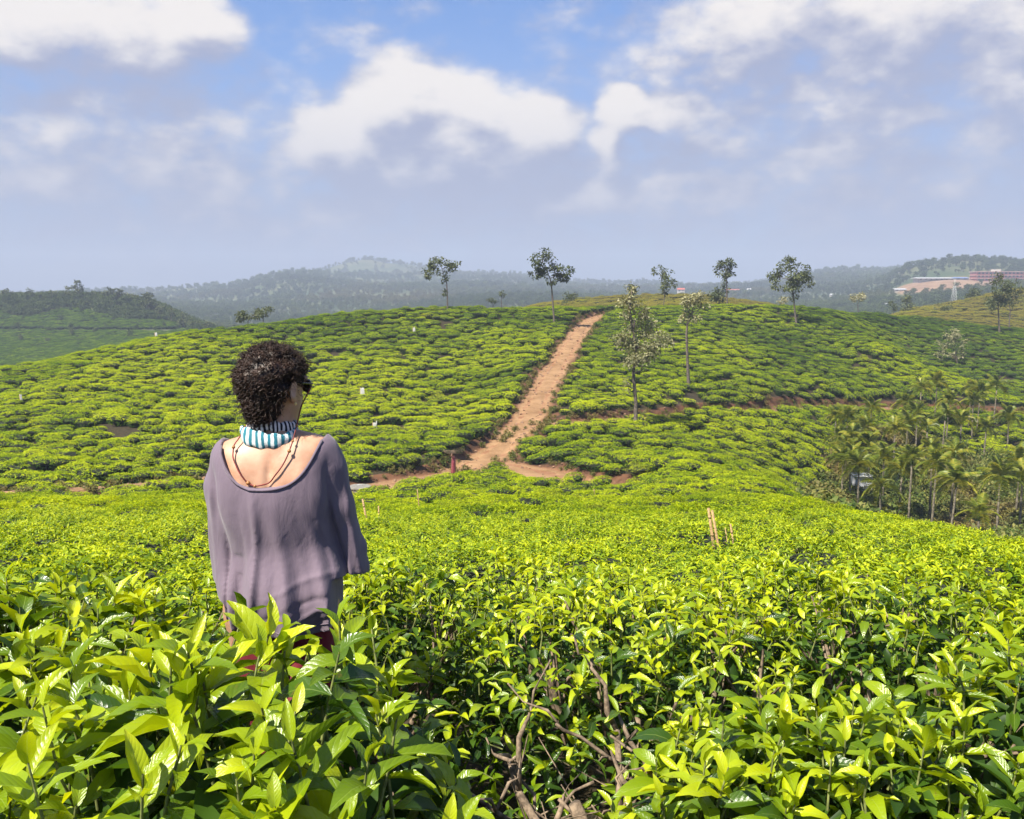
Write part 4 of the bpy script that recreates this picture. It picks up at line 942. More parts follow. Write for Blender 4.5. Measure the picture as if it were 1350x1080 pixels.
def palms():
    FR = [frond_mesh(1.0, dr, 700 + i) for i, dr in enumerate((.05, .3, .6, .95))]
    for f in FR: f.materials.append(M['palm'])
    rng = np.random.default_rng(71)
    crowns = [(1102, 546, 90), (1118, 548, 88), (1151, 535, 92), (1142, 561, 84), (1127, 577, 78), (1111, 604, 72), (1133, 613, 70), (1147, 585, 78), (1122, 598, 73), (1116, 590, 76), (1167, 600, 74),
              (1180, 563, 84), (1195, 554, 86), (1193, 528, 98), (1215, 508, 102), (1235, 501, 104), (1252, 525, 98), (1284, 525, 99), (1291, 514, 103), (1313, 505, 106), (1267, 550, 92), (1209, 543, 94),
              (1202, 604, 66), (1231, 592, 68), (1233, 610, 64), (1258, 596, 66), (1258, 633, 60), (1319, 628, 62), (1344, 606, 68), (1349, 625, 64), (1187, 619, 68), (1289, 676, 56), (1162, 640, 68), (1300, 560, 92), (1330, 545, 97), (1222, 560, 88), (1105, 575, 82), (1280, 508, 105), (1245, 545, 92)]
    labs = {0: 'yellowed areca palm at the outer left edge of the palm grove', 31: 'short trunkless young palm at the foot of the grove', 27: 'lone areca palm on bare reddish ground at the side of the grove', 26: 'dark areca palm at the lower front of the grove by the spur'}
    for i, (px, py, d) in enumerate(crowns):
        t = at(px, py + 8, d); g = gz(t.x, t.y); h = max(.5, t.z - g)
        root = thing('areca_palm', labs.get(i, 'slender areca palm with arching fronds in the valley grove'), 'palm', (t.x, t.y, g), rng.uniform(0, 6.28), 'areca palms of the valley grove')
        lean = Vector((rng.normal(0, .02) * h, rng.normal(0, .02) * h, h)); mb = MB(); mb.tube([(0, 0, -.3), lean * .33 + Vector((rng.normal(0, .05), 0, 0)), lean * .7, lean], [.105, .085, .075, .065], 7)
        obj('trunk', mb.mesh('trunk'), M['palmtrunk'], root)
        m2 = MB(); m2.tube([lean - Vector((0, 0, .1)), lean + Vector((0, 0, .25)), lean + Vector((0, 0, .6))], [.085, .10, .05], 6); obj('crownshaft', m2.mesh('crownshaft'), M['crownshaft'], root)
        n = rng.integers(12, 17); L = rng.uniform(1.5, 2.05)
        for k in range(n):
            f = k / n; o = bpy.data.objects.new('frond', FR[min(3, int(f * 4))]); col.objects.link(o); o.parent = root
            o.location = lean + Vector((0, 0, .5 - .25 * f)); o.rotation_euler = (R(52 - 62 * f + rng.normal(0, 7)), rng.normal(0, .15), k * 2.4 + rng.normal(0, .2)); s = L * rng.uniform(.85, 1.12) * (.8 + .2 * math.sin(3 * f)); o.scale = (s, s, s)
M['crownshaft'] = mat_simple('crownshaft_green', (0.12, 0.17, 0.04), .5, .2, 4)
palms()
def undergrowth():
    rng = np.random.default_rng(81); prot = []
    for i in range(4):
        r2 = np.random.default_rng(820 + i); bl = [((r2.normal(0, .3), r2.normal(0, .3), r2.uniform(.25, .75)), (r2.uniform(.3, .55), r2.uniform(.3, .55), r2.uniform(.22, .4))) for k in range(4)]
        me = crown_leaves(r2, bl, .20, .4); me.materials.append(M['shrub']); prot.append(me)
    n = 5200; px = rng.uniform(1040, 1560, n); y = rng.uniform(36, 106, n); x = (px - 675) / (F * 1.008) * y
    k = mask_valley(px, y) | ((px > 1100) & (y > 40) & (y < 56)); e, zb, b = track_info(x, y); k &= e > 1.0
    k &= (vnoise(x / 4, y / 4, 51) > .30) | (rng.uniform(0, 1, n) < .12)
    x, y, px = x[k], y[k], px[k]; n = len(x); z = ground_z(x, y); s = rng.uniform(.5, 1.35, n) * (.6 + .9 * vnoise(x / 6, y / 6, 52))
    gn_scatter('undergrowth', prot, np.stack([x, y, z], 1), np.stack([np.zeros(n), np.zeros(n), rng.uniform(0, 6.28, n)], 1), np.stack([s * 1.15, s * 1.15, s], 1), rng.integers(0, 4, n), rng.normal(0, .16, n), np.clip((vnoise(x / 5, y / 5, 53) - .55) * 3, 0, 1), 'tangled green scrub on the floor of the palm grove', 'scrub')
undergrowth()

def verge():
    """weeds and stones along the edges of the tracks"""
    rng = np.random.default_rng(95); weeds, stones = [], []
    for i in range(3):
        r2 = np.random.default_rng(950 + i); weeds.append(crown_leaves(r2, [((r2.normal(0, .1), r2.normal(0, .1), .10), (.22, .22, .12)), ((r2.normal(0, .12), r2.normal(0, .12), .16), (.14, .14, .12))], .10, .5)); weeds[-1].materials.append(M['shrub'])
        bm = bmesh.new(); bmesh.ops.create_icosphere(bm, subdivisions=2, radius=.1)
        for v in bm.verts: v.co *= 1 + r2.uniform(-.22, .22); v.co.z *= .6
        me = bpy.data.meshes.new('stone'); bm.to_mesh(me); bm.free(); me.materials.append(M['stone']); stones.append(me)
    def along(n, lo, hi):
        Q = []
        for k, (P, w, b) in TRACKS.items():
            m = int(n * len(P) / 600); j = rng.integers(1, len(P) - 1, m); T = P[j + 1, :2] - P[j - 1, :2]; T /= np.linalg.norm(T, axis=1)[:, None]
            off = rng.choice([-1, 1], m) * (w * rng.uniform(lo, hi, m)); Q.append(np.stack([P[j, 0] + T[:, 1] * off + rng.normal(0, .15, m), P[j, 1] - T[:, 0] * off + rng.normal(0, .15, m)], 1))
        Q = np.concatenate(Q); return Q[:, 0], Q[:, 1]
    x, y = along(1300, 1.1, 1.8); n = len(x); s = rng.uniform(.5, 1.7, n)
    gn_scatter('verge_weeds', weeds, np.stack([x, y, ground_z(x, y) + .02], 1), np.stack([np.zeros(n), np.zeros(n), rng.uniform(0, 6.28, n)], 1), np.stack([s, s, s], 1), rng.integers(0, 3, n), rng.normal(0, .15, n), rng.uniform(0, .9, n), 'weeds and dry grass along the track edges', 'weeds')
    x, y = along(1300, .2, 1.5); n = len(x); s = rng.uniform(.25, 1.0, n) ** 1.6 * 1.5
    gn_scatter('loose_stones', stones, np.stack([x, y, ground_z(x, y) + .05], 1), rng.uniform(0, 6.28, (n, 3)) * np.array([.1, .1, 1]), np.stack([s, s, s], 1), rng.integers(0, 3, n), np.zeros(n), np.zeros(n), 'loose stones and clods strewn over the dirt tracks', 'stones')
M['stone'] = mat_simple('earthy_stone', (0.22, 0.13, 0.08), .9, .3, 12)
verge()
# ------------------------------------------------------------------ far buildings and small things
M['pink'] = mat_simple('pink_render', (0.36, 0.115, 0.10), .8, .08, .3)
M['pale_wall'] = mat_simple('pale_render', (0.46, 0.42, 0.37), .8, .08, .4)
M['band'] = mat_simple('pale_pink_slab', (0.42, 0.26, 0.23), .8, .06, .4)
M['glass_dark'] = mat_simple('dark_window', (0.035, 0.04, 0.05), .15, .1, 2, spec=.6)
M['tin'] = mat_simple('pale_tin_roof', (0.42, 0.42, 0.43), .45, .1, .5)
M['tin_blue'] = mat_simple('blue_tin_roof', (0.10, 0.22, 0.50), .45, .1, .5)
M['tile'] = mat_simple('red_tile_roof', (0.42, 0.10, 0.06), .8, .15, .6)
M['steel'] = mat_simple('galvanised_steel', (0.42, 0.43, 0.44), .5, .1, 2)
def block(root, name, lo, hi, m): return obj(name, MB().box(lo, hi).mesh(name, False), M[m], root)
def pink_building():
    d = 900; s = d / F; a = at(1287, 375, d); g = gz(a.x + 30, d) - 1; W, D = 86, 14; z0 = 0
    zt = at(1320, 358.5, d).z - g; H = zt / 3
    root = thing('institution_building', 'long pink three-storey building on the far scraped hillside', 'building', (a.x, d, g))
    zb = max(0, zt - 9.5); H = (zt - zb) / 3
    block(root, 'plinth', (-.5, -.5, -6), (W + .5, D, zb), 'pale_wall')
    win = MB().box((0, -.12, 0), (2.0, .1, 1.7)).mesh('window', False); win.materials.append(M['glass_dark'])
    for k in range(3):
        z = zb + k * H
        w = block(root, 'wall', (0, 0, z), (W, D - .5, z + H - .5), 'pink')
        block(root, 'floor_slab', (-.8, -1.2, z + H - .5), (W + .8, D, z + H), 'band')
        for i in range(22):
            o = bpy.data.objects.new('window', win); col.objects.link(o); o.parent = w; o.location = (1.4 + i * 3.85, 0, z + 1.0)
    rf = block(root, 'roof', (-1, -1.4, zt), (W + 1, D + .4, zt + .5), 'band'); block(rf, 'stair_tower', (18, 2, zt + .5), (25, 8, zt + 2.6), 'pale_wall')
pink_building()
def seat(px, py, d):
    """the distance near d at which the ground is seen at this row"""
    ds = np.linspace(d * .62, d * 1.7, 260); xs = (px - 675) / (F * 1.008) * ds
    pg = 390 + (CAMZ - ground_z(xs, ds)) / ds * F; sc = np.abs(pg - py) * 40 + np.abs(ds - d) * .12; return float(ds[int(np.argmin(sc))])
def house(px, py, d, w, h, label, wall='pale_wall', roof='tin', dep=None, gable=.35, name='far_house'):
    d = seat(px, py, d); s = d / F; a = at(px, py, d); g = gz(a.x, d); W = w * s; H = max(1.6, h * s); Dp = dep or W * .6
    top = at(px, py - h, d).z - g; root = thing(name, label, 'house', (a.x - W / 2, d, g)); zb = max(0, top - H); body = H * .62
    wl = block(root, 'wall', (0, 0, min(-3, zb - 3)), (W, Dp, zb + body), wall)
    e = W * .05; z0 = zb + body; z1 = top + .2
    V = [(-e, -e * 1.5, z0), (W + e, -e * 1.5, z0), (W + e, Dp + e, z0), (-e, Dp + e, z0), (-e, Dp / 2, z1), (W + e, Dp / 2, z1)]
    obj('roof', mesh_of('roof', V, [(0, 1, 5, 4), (2, 3, 4, 5), (1, 2, 5), (3, 0, 4), (3, 2, 1, 0)]), M[roof], root)
    n = max(2, int(W / 5)); win = MB().box((0, -.12, 0), (W / n * .34, .1, body * .36)).mesh('window', False); win.materials.append(M['glass_dark'])
    for i in range(n):
        o = bpy.data.objects.new('window', win); col.objects.link(o); o.parent = wl; o.location = (W / n * (i + .33), 0, zb + body * .35)
house(1238, 370, 890, 54, 4, 'long pale tin-roofed shed on the red terraces, next to a blue-roofed one', dep=12, name='long_shed')
house(1268, 369.5, 888, 18, 3.6, 'blue tin-roofed shed on the red terraces', roof='tin_blue', dep=13, name='long_shed')
house(1187, 384, 760, 16, 3.5, 'low tan building on bare earth below the long sheds', dep=10)
house(1134, 406, 560, 9, 6, 'white house half hidden behind the hill crest under a pale tree')
house(1156, 407, 570, 8, 4.5, 'small pale house between the crest tree and the conical trees')
house(1170, 405, 580, 11, 5, 'long white house just before the conical tree pair', dep=5)
house(1099, 391, 700, 8, 3.5, 'small white house among far trees past the broad-crowned tree')
house(1135, 375, 1000, 8, 3, 'white house high on the wooded far hillside')
house(1150, 371.5, 1050, 6, 3, 'tiny white house highest on the wooded far hillside')
house(1187, 362, 1250, 7, 3, 'pale house near the top of the far hill above the red terraces')
house(898, 385, 700, 9, 5, 'red-roofed house behind the dry hill', roof='tile')
house(989, 384, 760, 7, 3.5, 'small white house in the far valley past the ridge trees')
house(966, 384, 780, 16, 2.6, 'low tan terrace of houses in the far valley', wall='pale_wall', roof='tile', dep=6)
house(1070, 398, 640, 8, 3, 'small grey-roofed house beyond the broad-crowned tree')
def pylon():
    d = seat(1257, 402, 420); b = at(1257, 402, d); g = gz(b.x, d); top = at(1257, 377, d).z - g; root = thing('lattice_tower', 'slim steel lattice mast before the far red terraces', 'tower', (b.x, d, g))
    w0, w1 = .8, .25; mb = []
    for sx in (-1, 1):
        for sy in (-1, 1):
            m_ = MB(); m_.tube([(sx * w0, sy * w0, -.5), (sx * w1, sy * w1, top)], [.06, .05], 4); obj('leg', m_.mesh('leg'), M['steel'], root)
    n = 7; br = MB()
    for i in range(n):
        z0, z1 = top * i / n, top * (i + 1) / n; a0 = w0 + (w1 - w0) * i / n; a1 = w0 + (w1 - w0) * (i + 1) / n
        c0 = [(-a0, -a0), (a0, -a0), (a0, a0), (-a0, a0)]; c1 = [(-a1, -a1), (a1, -a1), (a1, a1), (-a1, a1)]
        for k in range(4):
            br.tube([(*c0[k], z0), (*c1[(k + 1) % 4], z1)], .03, 4); br.tube([(*c1[k], z1), (*c1[(k + 1) % 4], z1)], .03, 4)
    obj('bracing', br.mesh('bracing'), M['steel'], root); a_ = MB(); a_.tube([(0, 0, top - .3), (0, 0, top + 2.2)], [.12, .05], 5); obj('antenna', a_.mesh('antenna'), M['paint_white'], root)
pylon()
def white_shed():
    """pale sheet-walled hut seen between the palm trunks"""
    d = 76; a = at(1128, 652, d); g = gz(a.x, d); t = at(1128, 627, d).z - g; root = thing('field_hut', 'pale sheet-walled hut behind the clustered palm trunks', 'hut', (a.x, d, g))
    h = max(1.6, t)
    for i in range(4): block(root, 'wall_sheet', (i * .36, .012 * (i % 2), -.4), (i * .36 + .355, .05 + .012 * (i % 2), h - .12), 'hutwhite')
    block(root, 'side_wall', (-.03, .07, -.4), (-.002, 1.3, h - .15), 'hutwhite'); block(root, 'roof', (-.12, -.15, h - .115), (1.58, 1.5, h - .06), 'tin')
M['hutwhite'] = mat_simple('whitish_sheet', (0.42, 0.43, 0.45), .7, .12, 3)
white_shed()
def stake(px, py0, py1, d, r, label, lean=0.0, split=False, name='stake'):
    t = at(px, py0, d); b = at(px + lean, py1, d); g = gz(b.x, d); root = thing(name, label, 'stake', (b.x, d, g)); tp = t - Vector((b.x, d, g)); rng = np.random.default_rng(int(px))
    dirv = (tp - (b - Vector((b.x, d, g)))); k = tp.z / max(.05, dirv.z); foot = tp - dirv * (k * 1.05)
    m_ = MB(); m_.tube([foot, foot.lerp(tp, .5) + Vector(rng.normal(0, .004, 3)), tp], [r * .75, r * .68, r * .6], 7); obj('pole', m_.mesh('pole'), M['stake'], root)
    n_ = MB()
    for f in (.45, .7, .9): p = foot.lerp(tp, f); n_.tube([p - Vector((0, 0, .012)), p + Vector((0, 0, .012))], [r * .82, r * .82], 7)
    obj('node_rings', n_.mesh('node_rings'), M['stake'], root)
    if split:
        m2 = MB(); o2 = Vector((r * 1.5, -.01, -.03)); m2.tube([foot + o2 * 1.9, tp + o2], [r * .6, r * .55], 6); obj('pole', m2.mesh('pole'), M['stake'], root)
G = 'bamboo stakes in the tea'
stake(934, 670, 712, 12.5, .034, 'thick split bamboo stake leaning out of the near tea', 6, True)
stake(963, 691, 717, 11.5, .020, 'short weathered stake next to the thick split one', 4)
stake(956, 696, 702, 12.3, .010, 'very thin short cane between the two stakes on the slope', 1)
stake(478, 658, 687, 17.0, .030, 'yellow bamboo stake behind the woman\'s right sleeve', 5)
stake(499, 667, 688, 17.5, .020, 'pale shorter cane next to the yellow stake behind her sleeve', 1)
stake(550, 645, 654, 33, .03, 'pale little cane in the tea below the walking figure', 1)
stake(783, 645, 656, 46, .05, 'pale stake beside the end of the earthen fork', 1)
def marker(px, py, d, label, w=.5, h=.55, frame=False, hp=1.35):
    b = at(px, py, d); g = gz(b.x, d); root = thing('field_marker', label, 'marker', (b.x, d, g)); z = b.z - g; z = max(z, .9)
    m_ = MB(); m_.tube([(-w * .42, 0, -.2), (-w * .42, 0, z + h * .55)], .03, 5); obj('post', m_.mesh('post'), M['stake'], root)
    if frame: m_ = MB(); m_.tube([(w * .42, 0, -.2), (w * .42, 0, z + h * .9)], .03, 5); obj('post', m_.mesh('post'), M['paint_white'], root)
    V = []; n = 6
    for j in range(n + 1):
        for i in range(n + 1):
            u, v = i / n - .5, j / n - .5; V.append((u * w * .75 * (1 - .25 * (v + .5)), -.045 + .05 * math.sin(u * 7 + v * 3), z + v * h + .06 * math.sin(u * 9)))
    fc = [(j * (n + 1) + i, j * (n + 1) + i + 1, (j + 1) * (n + 1) + i + 1, (j + 1) * (n + 1) + i) for j in range(n) for i in range(n)]
    c = obj('sheet', mesh_of('sheet', V, fc, True), M['paint_white'], root); sm = c.modifiers.new('thick', 'SOLIDIFY'); sm.thickness = .012
marker(478, 518, 92, 'white plastic sack tied to a post amid the hillside tea', .62, .75)
marker(494, 566, 75, 'white sack hung between two posts lower on the hillside', .40, .40, True)
marker(546, 437, 130, 'tiny white flag high on the left hill', .5, .6)
marker(28, 526, 82, 'white rag on a post at the outer flank of the left hill', .3, .55)
marker(206, 441, 126, 'pale scrap on a post at the ridge before the dark hill', .5, .5)
def slab():
    b = at(474, 643, 55.5); g = gz(b.x, b.y); root = thing('well_cover', 'round grey concrete well cover at the track edge', 'cover', (b.x, b.y, g + .06))
    def disc(name, r, z0, z1, m_):
        mb = MB(); n = 28; rr = [r, r, r * .96]; mb.tube([(0, 0, z0), (0, 0, z1 - .03), (0, 0, z1)], rr, n); return obj(name, mb.mesh(name, False), M[m_], root)
    disc('ring', .68, -.35, .16, 'concrete'); disc('lid', .74, .162, .27, 'concrete')
    h = MB(); h.tube([(-.14, 0, .26), (-.14, 0, .34), (.14, 0, .34), (.14, 0, .26)], .02, 6); obj('handle', h.mesh('handle'), M['steel'], root)
slab()
# ------------------------------------------------------------------ people
def surface_nets(V, lo, h):
    ins = V < 0; n = np.array(V.shape); dims = tuple(n - 1); acc = np.zeros((np.prod(dims), 3)); cnt = np.zeros(np.prod(dims)); quads = []
    def cid(c): return (c[:, 0] * dims[1] + c[:, 1]) * dims[2] + c[:, 2]
    for ax in range(3):
        sl0 = [slice(None)] * 3; sl1 = [slice(None)] * 3; sl0[ax] = slice(0, -1); sl1[ax] = slice(1, None)
        a, b = V[tuple(sl0)], V[tuple(sl1)]; cr = ins[tuple(sl0)] != ins[tuple(sl1)]
        idx = np.argwhere(cr); o1, o2 = (ax + 1) % 3, (ax + 2) % 3
        ok = (idx[:, o1] > 0) & (idx[:, o1] < n[o1] - 1) & (idx[:, o2] > 0) & (idx[:, o2] < n[o2] - 1); idx = idx[ok]
        va, vb = a[tuple(idx.T)], b[tuple(idx.T)]; t = va / (va - vb); pos = idx.astype(float); pos[:, ax] += t; cs = []
        for (d1, d2) in ((-1, -1), (0, -1), (0, 0), (-1, 0)):
            c = idx.copy(); c[:, o1] += d1; c[:, o2] += d2; k = cid(c); np.add.at(acc, k, pos); np.add.at(cnt, k, 1); cs.append(k)
        q = np.stack(cs, 1); flip = va > 0; q[flip] = q[flip][:, ::-1]; quads.append(q)
    used = np.nonzero(cnt)[0]; remap = np.full(len(cnt), -1); remap[used] = np.arange(len(used))
    return acc[used] / cnt[used][:, None] * h + np.array(lo), remap[np.concatenate(quads)]
class Field:
    """signed distance on a grid; primitives are blended in one after another"""
    def __init__(s, lo, hi, h):
        s.lo = np.array(lo, float); s.h = h; n = ((np.array(hi) - s.lo) / h).astype(int) + 1
        s.ax = [s.lo[i] + h * np.arange(n[i]) for i in range(3)]; s.V = np.full(tuple(n), .25, np.float32)
    def _box(s, lo, hi):
        sl = [slice(max(0, int((lo[i] - s.lo[i]) / s.h)), max(0, int((hi[i] - s.lo[i]) / s.h) + 2)) for i in range(3)]
        X, Y, Z = np.meshgrid(*[s.ax[i][sl[i]] for i in range(3)], indexing='ij'); return tuple(sl), X, Y, Z
    def _blend(s, sl, d, k, sub=False):
        a = s.V[sl]
        if sub: d = -d; hh = np.clip(.5 - .5 * (a - d) / k, 0, 1) if k > 0 else None; s.V[sl] = np.maximum(a, d) if k <= 0 else a * (1 - hh) + d * hh + k * hh * (1 - hh); return
        if k <= 0: s.V[sl] = np.minimum(a, d); return
        hh = np.clip(.5 + .5 * (a - d) / k, 0, 1); s.V[sl] = a * (1 - hh) + d * hh - k * hh * (1 - hh)
    def cone(s, a, b, ra, rb, k=.02, flat=None):
        a, b = np.array(a, float), np.array(b, float); m = max(ra, rb) * (1 if flat is None else max(1, flat[1])) + k + .05
        sl, X, Y, Z = s._box(np.minimum(a, b) - m, np.maximum(a, b) + m); ab = b - a; L2 = max(1e-9, (ab ** 2).sum())
        t = np.clip(((X - a[0]) * ab[0] + (Y - a[1]) * ab[1] + (Z - a[2]) * ab[2]) / L2, 0, 1); dx, dy, dz = X - a[0] - t * ab[0], Y - a[1] - t * ab[1], Z - a[2] - t * ab[2]
        if flat is not None: dx, dy = dx / flat[0], dy / flat[1]
        s._blend(sl, np.sqrt(dx * dx + dy * dy + dz * dz) - (ra + (rb - ra) * t), k); return s
    def ell(s, c, r, k=.02, rot=None, sub=False):
        c, r = np.array(c, float), np.array(r, float); m = r.max() + k + .05; sl, X, Y, Z = s._box(c - m, c + m); P = [X - c[0], Y - c[1], Z - c[2]]
        if rot is not None:
            Q = np.array(rot.transposed() if hasattr(rot, 'transposed') else rot.T); P = [Q[i][0] * P[0] + Q[i][1] * P[1] + Q[i][2] * P[2] for i in range(3)]
        q = np.sqrt(sum((P[i] / r[i]) ** 2 for i in range(3))); s._blend(sl, (q - 1) * r.min() * (.5 + .5 * min(1, r.min() / r.max())) * 1.2, k, sub); return s
    def mesh(s, name, smooth_it=2):
        V, Q = surface_nets(s.V, s.lo, s.h)
        if smooth_it:
            e = np.concatenate([Q[:, [0, 1]], Q[:, [1, 2]], Q[:, [2, 3]], Q[:, [3, 0]]])
            for _ in range(smooth_it):
                A = np.zeros_like(V); c = np.zeros(len(V)); np.add.at(A, e[:, 0], V[e[:, 1]]); np.add.at(A, e[:, 1], V[e[:, 0]]); np.add.at(c, e[:, 0], 1); np.add.at(c, e[:, 1], 1); V = V * .4 + A / c[:, None] * .6
        return mesh_of(name, V, Q, True)
M['skin'] = None
def mat_skin(name, c):
    m, N, out = new_mat(name); tc = N.node('ShaderNodeTexCoord'); n = N.noise(tc.outputs['Object'], 14, 5, .6); f = N.noise(tc.outputs['Object'], 260, 3, .6)
    cc = N.mix(N.mr(n, .3, .7), (c[0] * .84, c[1] * .74, c[2] * .68), tuple(min(1, v * 1.08) for v in c)); sp = N.mr(N.noise(tc.outputs['Object'], 90, 4, .7), .64, .74); cc = N.mix(N.m('MULTIPLY', sp, .35), cc, (c[0] * .55, c[1] * .42, c[2] * .38)); p = principled(N, cc, .48, .4, N.bump(f, .12, .002)); p.inputs['Subsurface Weight'].default_value = .12; p.inputs['Subsurface Radius'].default_value = (.012, .005, .003); N.l.new(p.outputs[0], out.inputs[0]); return m
M['skin'] = mat_skin('warm_skin', (0.40, 0.238, 0.155))
M['hair'] = mat_simple('dark_curly_hair', (0.032, 0.017, 0.0115), .52, .35, 40, spec=.30, c2=(0.008, 0.005, 0.004))
def mat_cloth(name, c, c2, sc=5):
    m, N, out = new_mat(name); tc = N.node('ShaderNodeTexCoord'); P = tc.outputs['Object']; n = N.noise(P, sc, 5, .6); w = N.noise(P, 420, 2, .6)
    cr = N.noise(N.vm('MULTIPLY', P, (1, 1, .35)), 26, 4, .55, .6); h = N.m('ADD', N.m('MULTIPLY', cr, 1.0), N.m('MULTIPLY', w, .12))
    cc = N.mix(N.mr(n, .3, .7), c2, c); p = principled(N, cc, .78, .25, N.bump(h, .35, .012)); p.inputs['Sheen Weight'].default_value = .15; N.l.new(p.outputs[0], out.inputs[0]); return m
M['mauve'] = mat_cloth('mauve_jersey', (0.148, 0.112, 0.146), (0.120, 0.091, 0.119))
M['maroon'] = mat_cloth('maroon_cotton', (0.19, 0.012, 0.022), (0.14, 0.010, 0.018))
def mat_stripe(name, dark, light, n):
    m, N, out = new_mat(name); uv = N.node('ShaderNodeUVMap'); s2 = N.node('ShaderNodeSeparateXYZ'); N.l.new(uv.outputs[0], s2.inputs[0]); tc = N.node('ShaderNodeTexCoord')
    nz = N.noise(tc.outputs['Object'], 55, 3, .6); u = N.m('ADD', N.m('MULTIPLY', s2.outputs[0], n), N.m('ADD', N.m('MULTIPLY', s2.outputs[1], .0), N.m('MULTIPLY', nz, .35)))
    f = N.mr(N.m('ABSOLUTE', N.m('SUBTRACT', N.m('FRACT', u), .5)), .22, .27); c = N.mix(f, dark, light); p = principled(N, c, .85, .2, N.bump(N.noise(tc.outputs['Object'], 300, 2), .2, .002)); N.l.new(p.outputs[0], out.inputs[0]); return m
M['teal'] = mat_stripe('teal_white_stripe', (0.030, 0.17, 0.22), (0.62, 0.66, 0.64), 26)
M['bw'] = mat_stripe('black_white_stripe', (0.020, 0.018, 0.024), (0.62, 0.56, 0.54), 34)
M['cord'] = mat_simple('dark_red_cord', (0.16, 0.022, 0.018), .6, .2, 80)
M['bead'] = mat_simple('wood_bead', (0.30, 0.13, 0.04), .35, .2, 80)
M['shade'] = mat_simple('black_plastic', (0.012, 0.012, 0.014), .22, .1, 10, spec=.6)
M['gold'] = mat_simple('small_gold', (0.75, 0.50, 0.18), .3, .1, 10, spec=.8)
M['eye'] = mat_simple('eye_white', (0.6, 0.58, 0.55), .2, .05, 10)

